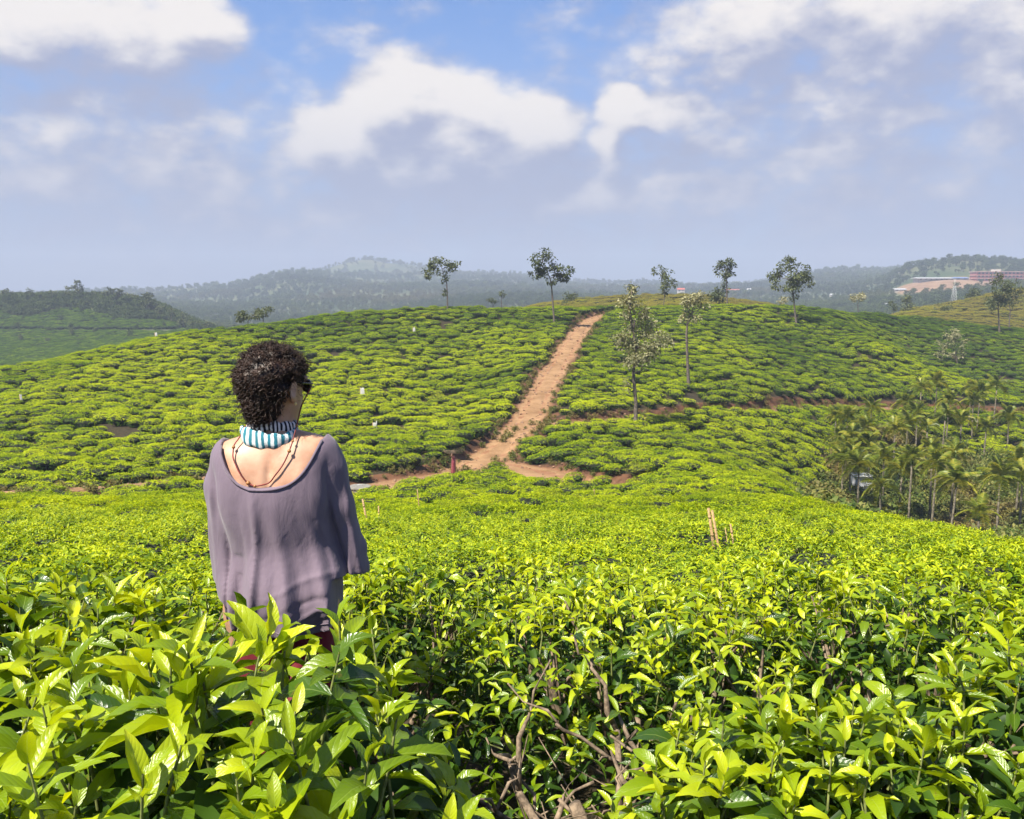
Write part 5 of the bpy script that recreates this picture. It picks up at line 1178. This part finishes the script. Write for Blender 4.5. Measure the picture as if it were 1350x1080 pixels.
def woman():
    X0, Z0 = WX, WZ
    PX = 450.0                                                # photo pixels per metre at her distance
    top_z = at(360, 450, WY).z - WZ
    def L(px, py): return ((px - 360) / PX, top_z - (py - 450) / PX)      # (x, z) in her own frame
    root = thing('person', 'person with short dark curly hair in a loose mauve top, seen from behind', 'person', (X0, WY, Z0))
    HC = (L(358, 505)[0], .01, L(0, 509.5)[1]); yaw = R(29)
    Rh = Matrix.Rotation(-yaw, 3, 'Z') @ Matrix.Rotation(R(-8), 3, 'X')
    def hd(x, y, z): v = Rh @ Vector((x, y, z)); return (HC[0] + v.x, HC[1] + v.y, HC[2] + v.z)
    shz = L(0, 603)[1]; nk = L(0, 578)[1]
    SL, SR = (-.128, 0, shz - .014), (.110, 0, shz + .004)
    EL, ER = (-.168, .03, 1.07), (.208, .04, 1.06)
    HLw, HRw = (-.085, .25, 1.08), (.09, .25, 1.10)
    def build(f, legs=True):
        f.ell((0, .012, shz - .16), (.148, .105, .20), .05); f.ell((0, .01, shz - .36), (.128, .09, .16), .06); f.ell((0, 0, .90), (.168, .115, .14), .06)
        f.cone(SL, SR, .050, .050, .05); f.cone((-.12, -.01, shz + .005), (-.02, 0, nk - .01), .036, .038, .045); f.cone((.12, -.01, shz + .012), (.02, 0, nk - .01), .036, .038, .045)
        f.ell((-.075, -.070, shz - .10), (.06, .03, .085), .04); f.ell((.075, -.070, shz - .10), (.06, .03, .085), .04)
        f.cone((0, -.008, shz - .02), (HC[0] + .004, .012, HC[2] - .06), .049, .046, .03)
        f.ell(hd(0, 0, 0.012), (.074, .094, .098), .02, Rh); f.ell(hd(0, .035, -.058), (.054, .060, .058), .04, Rh); f.ell(hd(0, .072, -.095), (.022, .020, .018), .03, Rh)
        f.cone(hd(0, .092, .008), hd(0, .112, -.03), .010, .014, .012); f.ell(hd(0, .093, -.062), (.024, .012, .010), .01, Rh)
        f.ell(hd(0, .086, .030), (.052, .016, .012), .02, Rh)
        for s in (-1, 1): f.ell(hd(s * .030, .088, .012), (.014, .010, .009), .008, Rh, sub=True)
        for s in (-1, 1):
            er = Rh @ Matrix.Rotation(R(s * 28), 3, 'Z') @ Matrix.Rotation(R(-12), 3, 'X')
            f.ell(hd(s * .086, -.008, -.010), (.0095, .024, .034), .006, er); f.ell(hd(s * .094, -.014, -.006), (.007, .012, .020), .004, er, sub=True); f.ell(hd(s * .080, .002, -.040), (.009, .010, .011), .006, er)
        for (s, S_, E_, H_) in ((-1, SL, EL, HLw), (1, SR, ER, HRw)):
            f.cone(S_, E_, .042, .036, .03); f.cone(E_, H_, .037, .024, .02)
            w = np.array(H_); pd = np.array([-s * .55, .80, .05]); pd /= np.linalg.norm(pd); lat = np.array([0, 0, -1.0]); pc = w + pd * .045
            f.cone(w, pc, .022, .028, .015); f.cone(pc + lat * .024, pc - lat * .022 + pd * .0, .018, .018, .015)
            kn = [pc + pd * .03 + lat * (.030 - .020 * k) for k in range(4)]; ln = [.058, .070, .074, .066]
            for k in range(4):
                a = kn[k]; b = a + (pd * .85 + np.array([-s * .30, 0, -.2])) * ln[k] * .5; c = b + (pd * .3 + np.array([-s * .9, 0, -.3])) * ln[k] * .45; f.cone(a, b, .0095, .009, .006); f.cone(b, c, .009, .0075, .004)
            a = w + pd * .02 - lat * .018; b = a + np.array([-s * .012, .030, .026]); c = b + np.array([-s * .026, .018, .002]); f.cone(a, b, .012, .010, .008); f.cone(b, c, .010, .008, .005)
        if legs:
            for s in (-1, 1): f.cone((s * .085, 0, .86), (s * .085, .015, .48), .082, .052, .03); f.cone((s * .085, .015, .48), (s * .085, -.01, .07), .05, .033, .02); f.cone((s * .085, -.02, .045), (s * .095, .13, .03), .036, .028, .02)
        return f
    def spine(f):
        X, Y, Z = np.meshgrid(*f.ax, indexing='ij'); b_ = np.clip((0 - Y) / .05, 0, 1); zz = np.clip((shz + .02 - Z) / .05, 0, 1)
        f.V += (b_ * zz * (.005 * np.exp(-(X / .012) ** 2))).astype(np.float32); f.V -= (b_ * (.006 * np.exp(-((np.abs(X) - .085 + .25 * (shz - .06 - Z)) / .016) ** 2) * np.clip(1 - np.abs(Z - shz + .09) / .09, 0, 1))).astype(np.float32); return f
    fb = build(Field((-.34, -.19, -.03), (.34, .44, top_z + .02), .0062)); spine(fb); body = obj('body', fb.mesh('body', 1), M['skin'], root)
    def field_y(f, x, z, r=0.0, y0=-.185):
        """first y, coming from behind her, at which the field drops below r"""
        i = int(round((x - f.lo[0]) / f.h)); k = int(round((z - f.lo[2]) / f.h)); c = f.V[min(max(i, 0), f.V.shape[0] - 1), :, min(max(k, 0), f.V.shape[2] - 1)]; w = np.nonzero(c < r)[0]
        if len(w) == 0: return None
        j = w[0]; 
        if j == 0: return f.ax[1][0]
        t = (c[j - 1] - r) / (c[j - 1] - c[j]); return f.ax[1][j - 1] + t * f.h
    for s in (-1, 1):
        m_ = MB(); bm = bmesh.new(); bmesh.ops.create_uvsphere(bm, u_segments=10, v_segments=8, radius=.012, matrix=Matrix.Translation(hd(s * .030, .078, .012))); e = bpy.data.meshes.new('eye'); bm.to_mesh(e); bm.free(); obj('eye', e, M['eye'], root)
    # ---- the loose top
    fs = Field((-.36, -.24, .72), (.38, .24, shz + .10), .0055)
    hem = L(0, 835)[1]
    fs.cone((0, .0, shz - .06), (.03, 0, hem + .02), .150, .172, .03, (1.0, .70)); fs.ell((0, .0, shz - .13), (.166, .125, .17), .05); fs.ell((.030, -.005, hem + .09), (.192, .150, .17), .05)
    fs.cone(SL, SR, .050, .050, .05); fs.cone((-.13, 0, shz + .005), (-.03, 0, nk + .03), .050, .050, .04); fs.cone((.13, 0, shz + .012), (.03, 0, nk + .03), .050, .050, .04)
    fs.cone(SL, (-.158, .012, 1.26), .048, .056, .04); fs.cone((-.158, .012, 1.26), (-.160, .03, .98), .056, .060, .035)
    fs.cone(SR, (.142, .008, 1.31), .050, .052, .045); fs.cone((.142, .008, 1.31), (.170, .014, 1.20), .052, .052, .04); fs.cone((.170, .014, 1.20), (.216, .04, 1.00), .052, .048, .018)
    X, Y, Z = np.meshgrid(*fs.ax, indexing='ij'); back = np.clip((.05 - Y) / .08, 0, 1)
    def ridge(pts, w, a):
        q = np.array([L(*p) for p in pts]); best = np.full(X.shape, 9.0, np.float32)[:, 0, :]; xx, zz = X[:, 0, :], Z[:, 0, :]; tt = np.zeros_like(best); acc = 0; tot = np.linalg.norm(np.diff(q, axis=0), axis=1).sum()
        for i in range(len(q) - 1):
            ab = q[i + 1] - q[i]; l2 = (ab ** 2).sum(); t = np.clip(((xx - q[i][0]) * ab[0] + (zz - q[i][1]) * ab[1]) / l2, 0, 1); d = np.hypot(xx - q[i][0] - t * ab[0], zz - q[i][1] - t * ab[1]); u = d < best
            tt = np.where(u, (acc + t * math.sqrt(l2)) / tot, tt); best = np.minimum(best, d); acc += math.sqrt(l2)
        fade = np.clip(np.sin(np.pi * np.clip(tt, .04, .96)) * 1.6, 0, 1); return (a * fade * np.exp(-(best / w) ** 2))[:, None, :] * back
    D = 0
    dz = np.clip(shz - .09 - Z, 0, 1); xr = (X - .004 - .10 * dz) / (1 + .55 * dz); amp = np.clip(dz / .30, 0, 1) ** 1.2; wob = .35 * np.sin(Z * 17 + X * 9)
    D = back * amp * (.0105 * np.sin(xr * 74 + wob + .6) + .0075 * np.sin(xr * 41 - wob * 1.7 + 2.1) + .0050 * np.sin(xr * 133 + wob * 2.2))
    for (pts, w, a) in [
        ([(300, 600), (303, 660), (298, 800), (296, 880)], .007, -.013), ([(340, 620), (344, 700), (336, 830), (334, 900)], .012, .014), ([(430, 640), (436, 690), (454, 770), (462, 810)], .007, -.014),
        ([(408, 600), (424, 690), (446, 770), (456, 800)], .009, .009), ([(462, 785), (420, 798), (375, 826), (350, 850)], .007, .007), ([(464, 797), (425, 814), (390, 840), (370, 860)], .006, -.006), ([(462, 775), (415, 784), (360, 806), (330, 820)], .007, -.005), ([(460, 755), (425, 752), (390, 764), (350, 786)], .007, .004),
        ([(464, 812), (430, 828), (405, 845), (390, 860)], .006, .008), ([(452, 600), (456, 660), (470, 760), (474, 800)], .009, .007), ([(280, 600), (276, 680), (276, 790), (276, 850)], .010, .007), ([(305, 610), (307, 660), (302, 740), (300, 800)], .005, .007)]: D = D + ridge(pts, w, a)
    fs.V -= D.astype(np.float32) if hasattr(D, 'astype') else D
    f2 = build(Field((-.36, -.24, .72), (.38, .24, shz + .10), .0055), False)
    fs.V = np.minimum(fs.V, np.where((Z > 1.02) & (Y < .13), f2.V - .008, 9)).astype(np.float32)
    # wide scooped neckline, hem and sleeve ends are cut
    ncx, ncz = L(357, 0)[0], L(0, 574)[1]; xx, zz = X - ncx, Z - ncz
    rx = np.where(xx < 0, .150, .160); dep = ncz - L(0, 637)[1]
    u = np.clip(np.abs(xx) / rx, 0, 1.4); low = -dep * (1 - u ** 3.4) + .015 * np.clip(xx / .16, 0, 1.2)
    ncut = (low - zz)
    fs.V = np.maximum(fs.V, -ncut * .6).astype(np.float32)
    hemz = hem + .004 * np.sin(X * 40) + np.clip(X - .06, 0, 1) * .16 + .02 * np.clip(Y, -1, 1)
    fs.V = np.maximum(fs.V, hemz - Z).astype(np.float32)
    rs = np.where(X > .172, L(0, 768)[1] + (.26 - X) * .10, -9); fs.V = np.maximum(fs.V, np.minimum(rs - Z, np.where(X > .172, (X - .172) * 2 + .002, -9))).astype(np.float32)
    ls = np.where(X < -.150, L(0, 795)[1], -9); fs.V = np.maximum(fs.V, np.minimum(ls - Z, np.where(X < -.150, (-.150 - X) * 2 + .002, -9))).astype(np.float32)
    top_o = obj('top', fs.mesh('top', 2), M['mauve'], root)
    def seam(name, pts, r_=.0016):
        q = []
        for i in range(len(pts) - 1):
            for k in range(14):
                x, z = np.array(L(*pts[i])) * (1 - k / 14) + np.array(L(*pts[i + 1])) * k / 14; y = field_y(fs, x, z)
                if y is not None: q.append((x, y - .0004, z))
        if len(q) > 3: m0 = MB(); m0.tube(q, r_, 5); obj(name, m0.mesh(name), M['mauve'], top_o)
    seam('hem_stitch', [(312, 824), (360, 826), (410, 824), (446, 812)])
    # stitched neckline binding
    pts = []
    for i in range(41):
        x = ncx + (-.150 + .31 * i / 40); u = min(1, abs(x - ncx) / (.150 if x < ncx else .160)); z = ncz - dep * (1 - u ** 3.4) + .015 * max(0, (x - ncx) / .16); y = field_y(fs, x, z - .006)
        if y is None: continue
        pts.append((x, y - .001, z - .003))
    mb = MB(); mb.tube(pts, .0042, 6); obj('neck_binding', mb.mesh('neck_binding'), M['mauve'], top_o)
    # trousers
    ft = Field((-.24, -.19, .0), (.26, .2, 1.02), .009)
    ft.ell((.012, 0, .88), (.150, .110, .13), .05)
    for s in (-1, 1): ft.cone((.012 + s * .080, 0, .80), (s * .09, .015, .10), .092, .078, .03)
    Zt = np.meshgrid(*ft.ax, indexing='ij')[2]; Xt = np.meshgrid(*ft.ax, indexing='ij')[0]; ft.V += (.004 * np.sin(Xt * 75)).astype(np.float32); ft.V = np.maximum(ft.V, np.maximum(.06 - Zt, Zt - .98)).astype(np.float32)
    obj('trousers', ft.mesh('trousers', 2), M['maroon'], root)
    # hair: a cap with clumped curls
    rng = np.random.default_rng(91); fh = Field((-.20, -.20, HC[2] - .17), (.20, .22, top_z + .05), .006)
    fh.ell(hd(0, -.004, .040), (.080, .094, .068), .03, Rh); fh.ell(hd(0, -.043, .0), (.077, .064, .082), .03, Rh); fh.ell(hd(0, -.048, -.068), (.048, .038, .050), .03, Rh)
    for i in range(90):
        th = rng.uniform(0, 6.283); el = rng.uniform(-.5, 1.5); v = Vector((math.cos(th) * math.cos(el) * .082, math.sin(th) * math.cos(el) * .093 - .004, math.sin(el) * .082 + .020))
        if v.y > .02 and v.z < .055: continue
        fh.ell(hd(*v), (.023, .023, .021), .005)
    fh.ell(hd(.10, .052, -.055), (.05, .062, .062), .012, Rh, sub=True); fh.ell(hd(-.10, .052, -.055), (.05, .062, .062), .012, Rh, sub=True); fh.ell(hd(0, .12, -.03), (.09, .06, .075), .012, Rh, sub=True)
    for s in (-1, 1): fh.ell(hd(s * .098, -.006, -.022), (.030, .036, .042), .008, Rh, sub=True)
    hair = obj('hair', fh.mesh('hair', 1), M['hair'], root)
    mb = MB(); cnt = 0; hv = hair.data.vertices; hn = [(v.co.copy(), v.normal.copy()) for v in hv]; rngi = random.Random(4)
    while cnt < 2800:
        c, nrm = hn[rngi.randrange(len(hn))]; lc = Rh.transposed() @ (c - Vector(HC))
        if lc.y > .055 and lc.z < .05: continue
        if ((lc.x - .088) ** 2 + ((lc.y + .006) * 1.0) ** 2 + ((lc.z + .016) * .8) ** 2) ** .5 < .036: continue
        cnt += 1; dn = Vector((rngi.gauss(0, .5), rngi.gauss(0, .5), -.75 if lc.z < .06 else -.2)); t = (dn - nrm * dn.dot(nrm)).normalized(); bn = nrm.cross(t)
        fly = cnt % 14 == 0; ln = rngi.uniform(.016, .034) if not fly else rngi.uniform(.03, .05); rad = rngi.uniform(.004, .0095); t = (t + nrm * (.9 if fly else 0)).normalized(); ph = rngi.uniform(0, 6.283); turns = rngi.uniform(.8, 1.9); tk = rngi.uniform(.0009, .0017) if not fly else .0006; m = 9; pts = []
        for i in range(m):
            u = i / (m - 1); a = ph + turns * 6.283 * u; pts.append(c + t * ln * u + nrm * (rad * (math.sin(a) + .9) * (.35 + .65 * u) - .003) + bn * rad * math.cos(a) * (.3 + .7 * u))
        mb.tube(pts, [tk, tk, tk, tk, tk, tk * .9, tk * .8, tk * .6, tk * .3], 3, False)
    tag(obj('curls', mb.mesh('curls'), M['hair'], hair), kind='stuff')
    # scarf
    def scarf(z0, z1, r0, r1, cx, cy, mat, nfold, seed):
        rg = np.random.default_rng(seed); V, UV, Fc = [], [], []; na, nb = 96, 14; ph = rg.uniform(0, 6.28, 4)
        for i in range(na):
            th = 2 * math.pi * i / na
            for j in range(nb):
                v = 2 * math.pi * j / nb; rr = (r0 + r1) / 2 + .006 * math.sin(3 * th + ph[0]); hw = (z1 - z0) / 2 * (1.12 + .22 * math.sin(2 * th + ph[1]))
                tz = .007 * math.sin(th * 2 + ph[2]); thick = .0075 * (1 + .3 * math.sin(nfold * th + 2 * v + ph[3]))
                V.append((cx + (rr + thick * math.cos(v)) * math.cos(th), cy + (rr * .92 + thick * math.cos(v)) * math.sin(th), (z0 + z1) / 2 + tz + hw * math.sin(v) + .003 * math.sin(11 * th + v))); UV.append((i / na, j / nb))
        for i in range(na):
            for j in range(nb): Fc.append((i * nb + j, ((i + 1) % na) * nb + j, ((i + 1) % na) * nb + (j + 1) % nb, i * nb + (j + 1) % nb))
        return mesh_of('scarf', V, np.array(Fc), True, None, np.array(UV))
    sc = obj('scarf', scarf(L(0, 584)[1], L(0, 566)[1], .072, .076, L(353, 0)[0], -.004, 'teal', 7, 1), M['teal'], root); sc['label'] = 'teal and white striped lower fold of the scarf'
    s2 = obj('scarf_fold', scarf(L(0, 569)[1], L(0, 555)[1], .062, .066, L(354, 0)[0], .002, 'bw', 9, 2), M['bw'], sc)
    bm = bmesh.new(); bmesh.ops.create_uvsphere(bm, u_segments=10, v_segments=8, radius=.0045, matrix=Matrix.Translation(hd(.094, -.004, -.048))); e = bpy.data.meshes.new('earring'); bm.to_mesh(e); bm.free(); obj('earring', e, M['gold'], root)
    # sunglasses on their cord
    g = thing('sunglasses', 'black sunglasses on a beaded dark red neck cord worn by the curly-haired person', 'sunglasses', (X0, WY, Z0))
    for s in (-1, 1):
        V = [hd(s * (.034 + .026 * math.cos(t)), .112 - .016 * abs(math.cos(t)) * (math.cos(t) > 0), .008 + .021 * math.sin(t)) for t in np.linspace(0, 6.283, 19)[:-1]]; V2 = [hd(s * (.034 + .026 * math.cos(t)), .108 - .016 * abs(math.cos(t)) * (math.cos(t) > 0), .008 + .021 * math.sin(t)) for t in np.linspace(0, 6.283, 19)[:-1]]
        n = 18; obj('lens', mesh_of('lens', V + V2, [tuple(range(n)), tuple(reversed(range(n, 2 * n)))] + [(i, (i + 1) % n, n + (i + 1) % n, n + i) for i in range(n)]), M['shade'], g)
        m_ = MB(); m_.tube([hd(s * .062, .095, .014), hd(s * .070, .05, .014), hd(s * .076, .005, .016), hd(s * .074, -.02, .0)], [.004, .0028, .0028, .0022], 6); obj('temple_arm', m_.mesh('temple_arm'), M['shade'], g)
    m_ = MB(); m_.tube([hd(-.010, .116, .014), hd(0, .120, .017), hd(.010, .116, .014)], .003, 6); obj('bridge', m_.mesh('bridge'), M['shade'], g)
    def onback(px, py):
        x, z = L(px, py); y = field_y(fb, x, z, .004); y2 = field_y(fs, x, z, .002)
        y = min([q for q in (y, y2) if q is not None] or [0.0]); return Vector((x, y - .002, z))
    e0 = Vector(hd(.080, .075, .008)); e1 = Vector(hd(-.078, .03, -.0))
    right = [e0, Vector((L(394, 540)[0], .0, L(0, 540)[1])), Vector((L(392, 560)[0], -.035, L(0, 560)[1])), Vector((L(390, 578)[0], -.070, L(0, 578)[1])), onback(387, 590) + Vector((0, -.006, 0)), onback(380, 606), onback(370, 620), onback(360, 631), onback(352, 633)]
    left = [onback(352, 633), onback(344, 634), onback(335, 630), onback(326, 620), onback(318, 607), onback(313, 595), onback(313, 586) + Vector((0, -.004, 0)), Vector((L(319, 574)[0], -.055, L(0, 574)[1])), Vector((L(324, 562)[0], -.03, L(0, 562)[1])), Vector((L(328, 552)[0], 0, L(0, 552)[1])), e1]
    P = np.array([tuple(p) for p in right + left[1:]]); P = resample(P, .004); m_ = MB(); m_.tube([tuple(p) for p in P], .0021, 6); obj('cord', m_.mesh('cord'), M['cord'], g)
    for (q, r_) in ((right[4], .0055), (left[1] , .0045), (left[2], .0062), (left[6], .0050), (right[2], .0045), (right[3], .004)):
        bm = bmesh.new(); bmesh.ops.create_uvsphere(bm, u_segments=10, v_segments=8, radius=r_, matrix=Matrix.Translation(q)); e = bpy.data.meshes.new('bead'); bm.to_mesh(e); bm.free(); e.polygons.foreach_set('use_smooth', [True] * len(e.polygons)); obj('bead', e, M['bead'], g)
woman()
def walker():
    """the distant figure on the track with a bundle on the head"""
    b = at(598, 627, 62); g = gz(b.x, b.y) + .03; root = thing('person', 'distant person in reddish clothes walking the track with a bundle on the head', 'person', (b.x, b.y, g), R(70))
    f = Field((-.35, -.30, -.02), (.35, .34, 1.66), .014)
    f.ell((0, 0, 1.50), (.075, .09, .105), .02); f.cone((0, 0, 1.33), (0, .01, 1.46), .05, .048, .02); f.cone((-.15, 0, 1.31), (.15, 0, 1.31), .05, .05, .04); f.ell((0, 0, 1.15), (.15, .10, .2), .05); f.ell((0, 0, .88), (.16, .12, .14), .05)
    f.cone((-.17, 0, 1.30), (-.27, .05, 1.42), .042, .034, .02); f.cone((-.27, .05, 1.42), (-.15, .03, 1.60), .033, .026, .02); f.cone((.17, 0, 1.30), (.21, -.03, 1.05), .042, .034, .02); f.cone((.21, -.03, 1.05), (.20, .06, .84), .033, .026, .02); f.ell((.20, .08, .79), (.022, .03, .045), .01)
    for (s, a) in ((-1, .16), (1, -.13)): f.cone((s * .08, 0, .85), (s * .08, a * .6, .46), .08, .05, .03); f.cone((s * .08, a * .6, .46), (s * .08, a, .07), .05, .035, .02); f.cone((s * .08, a, .04), (s * .08, a + .12, .03), .035, .028, .01)
    obj('body', f.mesh('body', 1), M['skin_dark'], root)
    f = Field((-.32, -.32, .10), (.32, .34, 1.44), .014); f.ell((0, 0, 1.15), (.172, .125, .22), .04); f.cone((-.15, 0, 1.30), (.15, 0, 1.30), .062, .062, .04); f.cone((0, 0, .95), (0, .01, .22), .17, .18, .05, (1, .85)); f.cone((-.17, 0, 1.30), (-.25, .04, 1.39), .056, .05, .02); f.cone((.17, 0, 1.30), (.20, -.02, 1.14), .056, .05, .02)
    X, Y, Z = np.meshgrid(*f.ax, indexing='ij'); f.V += (.012 * np.sin(np.arctan2(Y, X) * 9) * np.clip((.95 - Z) / .6, 0, 1)).astype(np.float32); f.V = np.maximum(f.V, np.maximum(.14 - Z, Z - 1.36)).astype(np.float32); obj('dress', f.mesh('dress', 1), M['rose'], root)
    f = Field((-.12, -.14, 1.38), (.12, .12, 1.66), .012); f.ell((0, -.02, 1.53), (.085, .095, .095), .02); f.ell((0, .09, 1.47), (.06, .05, .08), .01, sub=True); obj('hair', f.mesh('hair', 1), M['hair'], root)
    b2 = thing('bundle', 'bundle of cut brushwood carried on the distant person\'s head', 'bundle', (b.x, b.y, g + 1.62), R(8)); rng = np.random.default_rng(12)
    P, Dv, S, T = [], [], [], []
    for k in range(26):
        a = Vector((-.62 + rng.normal(0, .08), rng.normal(0, .09), .08 + rng.normal(0, .06))); c = Vector((.62 + rng.normal(0, .1), rng.normal(0, .12), .10 + rng.normal(0, .10))); m_ = MB(); m_.tube([a, (a + c) / 2 + Vector((0, 0, -.03)), c], .012, 4); obj('stick', m_.mesh('stick'), M['bark'], b2)
        for j in range(9):
            q = a.lerp(c, rng.choice([rng.uniform(0, .35), rng.uniform(.65, 1)])); P.append(q); Dv.append(rng.normal(0, 1, 3)); S.append(rng.uniform(.08, .16)); T.append(rng.uniform(.1, .6))
    tag(obj('leaves', join_leaves('leaves', SPRAY, rng.integers(0, 9, len(P)), np.array([tuple(p) for p in P]), rot_from(np.array(Dv), np.tile([0, 0, 1.0], (len(P), 1)) + rng.normal(0, .2, (len(P), 3))), np.array(S), np.array(T)), M['oak'], b2), kind='stuff')
    m_ = MB(); m_.tube([(0, .12 * math.cos(t), .08 + .10 * math.sin(t)) for t in np.linspace(0, 6.283, 13)], .014, 5); obj('tie', m_.mesh('tie'), M['stake'], b2)
M['skin_dark'] = mat_skin('brown_skin', (0.20, 0.105, 0.065)); M['rose'] = mat_cloth('rose_red_cotton', (0.23, 0.05, 0.062), (0.16, 0.03, 0.04), 6)
walker()
# ------------------------------------------------------------------ the air
def haze():
    mb = MB(); mb.box((-5400, -6, -140), (5400, 4100, 190))
    m = bpy.data.materials.new('haze'); m.use_nodes = True; N = NT(m.node_tree); N.n.clear()
    out = N.node('ShaderNodeOutputMaterial'); v = N.node('ShaderNodeVolumePrincipled')
    v.inputs['Color'].default_value = (0.53, 0.61, 0.77, 1); v.inputs['Density'].default_value = 0.00042; v.inputs['Density Attribute'].default_value = ''; v.inputs['Anisotropy'].default_value = 0.0
    N.l.new(v.outputs[0], out.inputs['Volume'])
    m.cycles.homogeneous_volume = True
    o = obj('haze', mb.mesh('haze', False), m); tag(o, 'thin blue daylight haze filling the valley air', 'haze', kind='stuff')
haze()
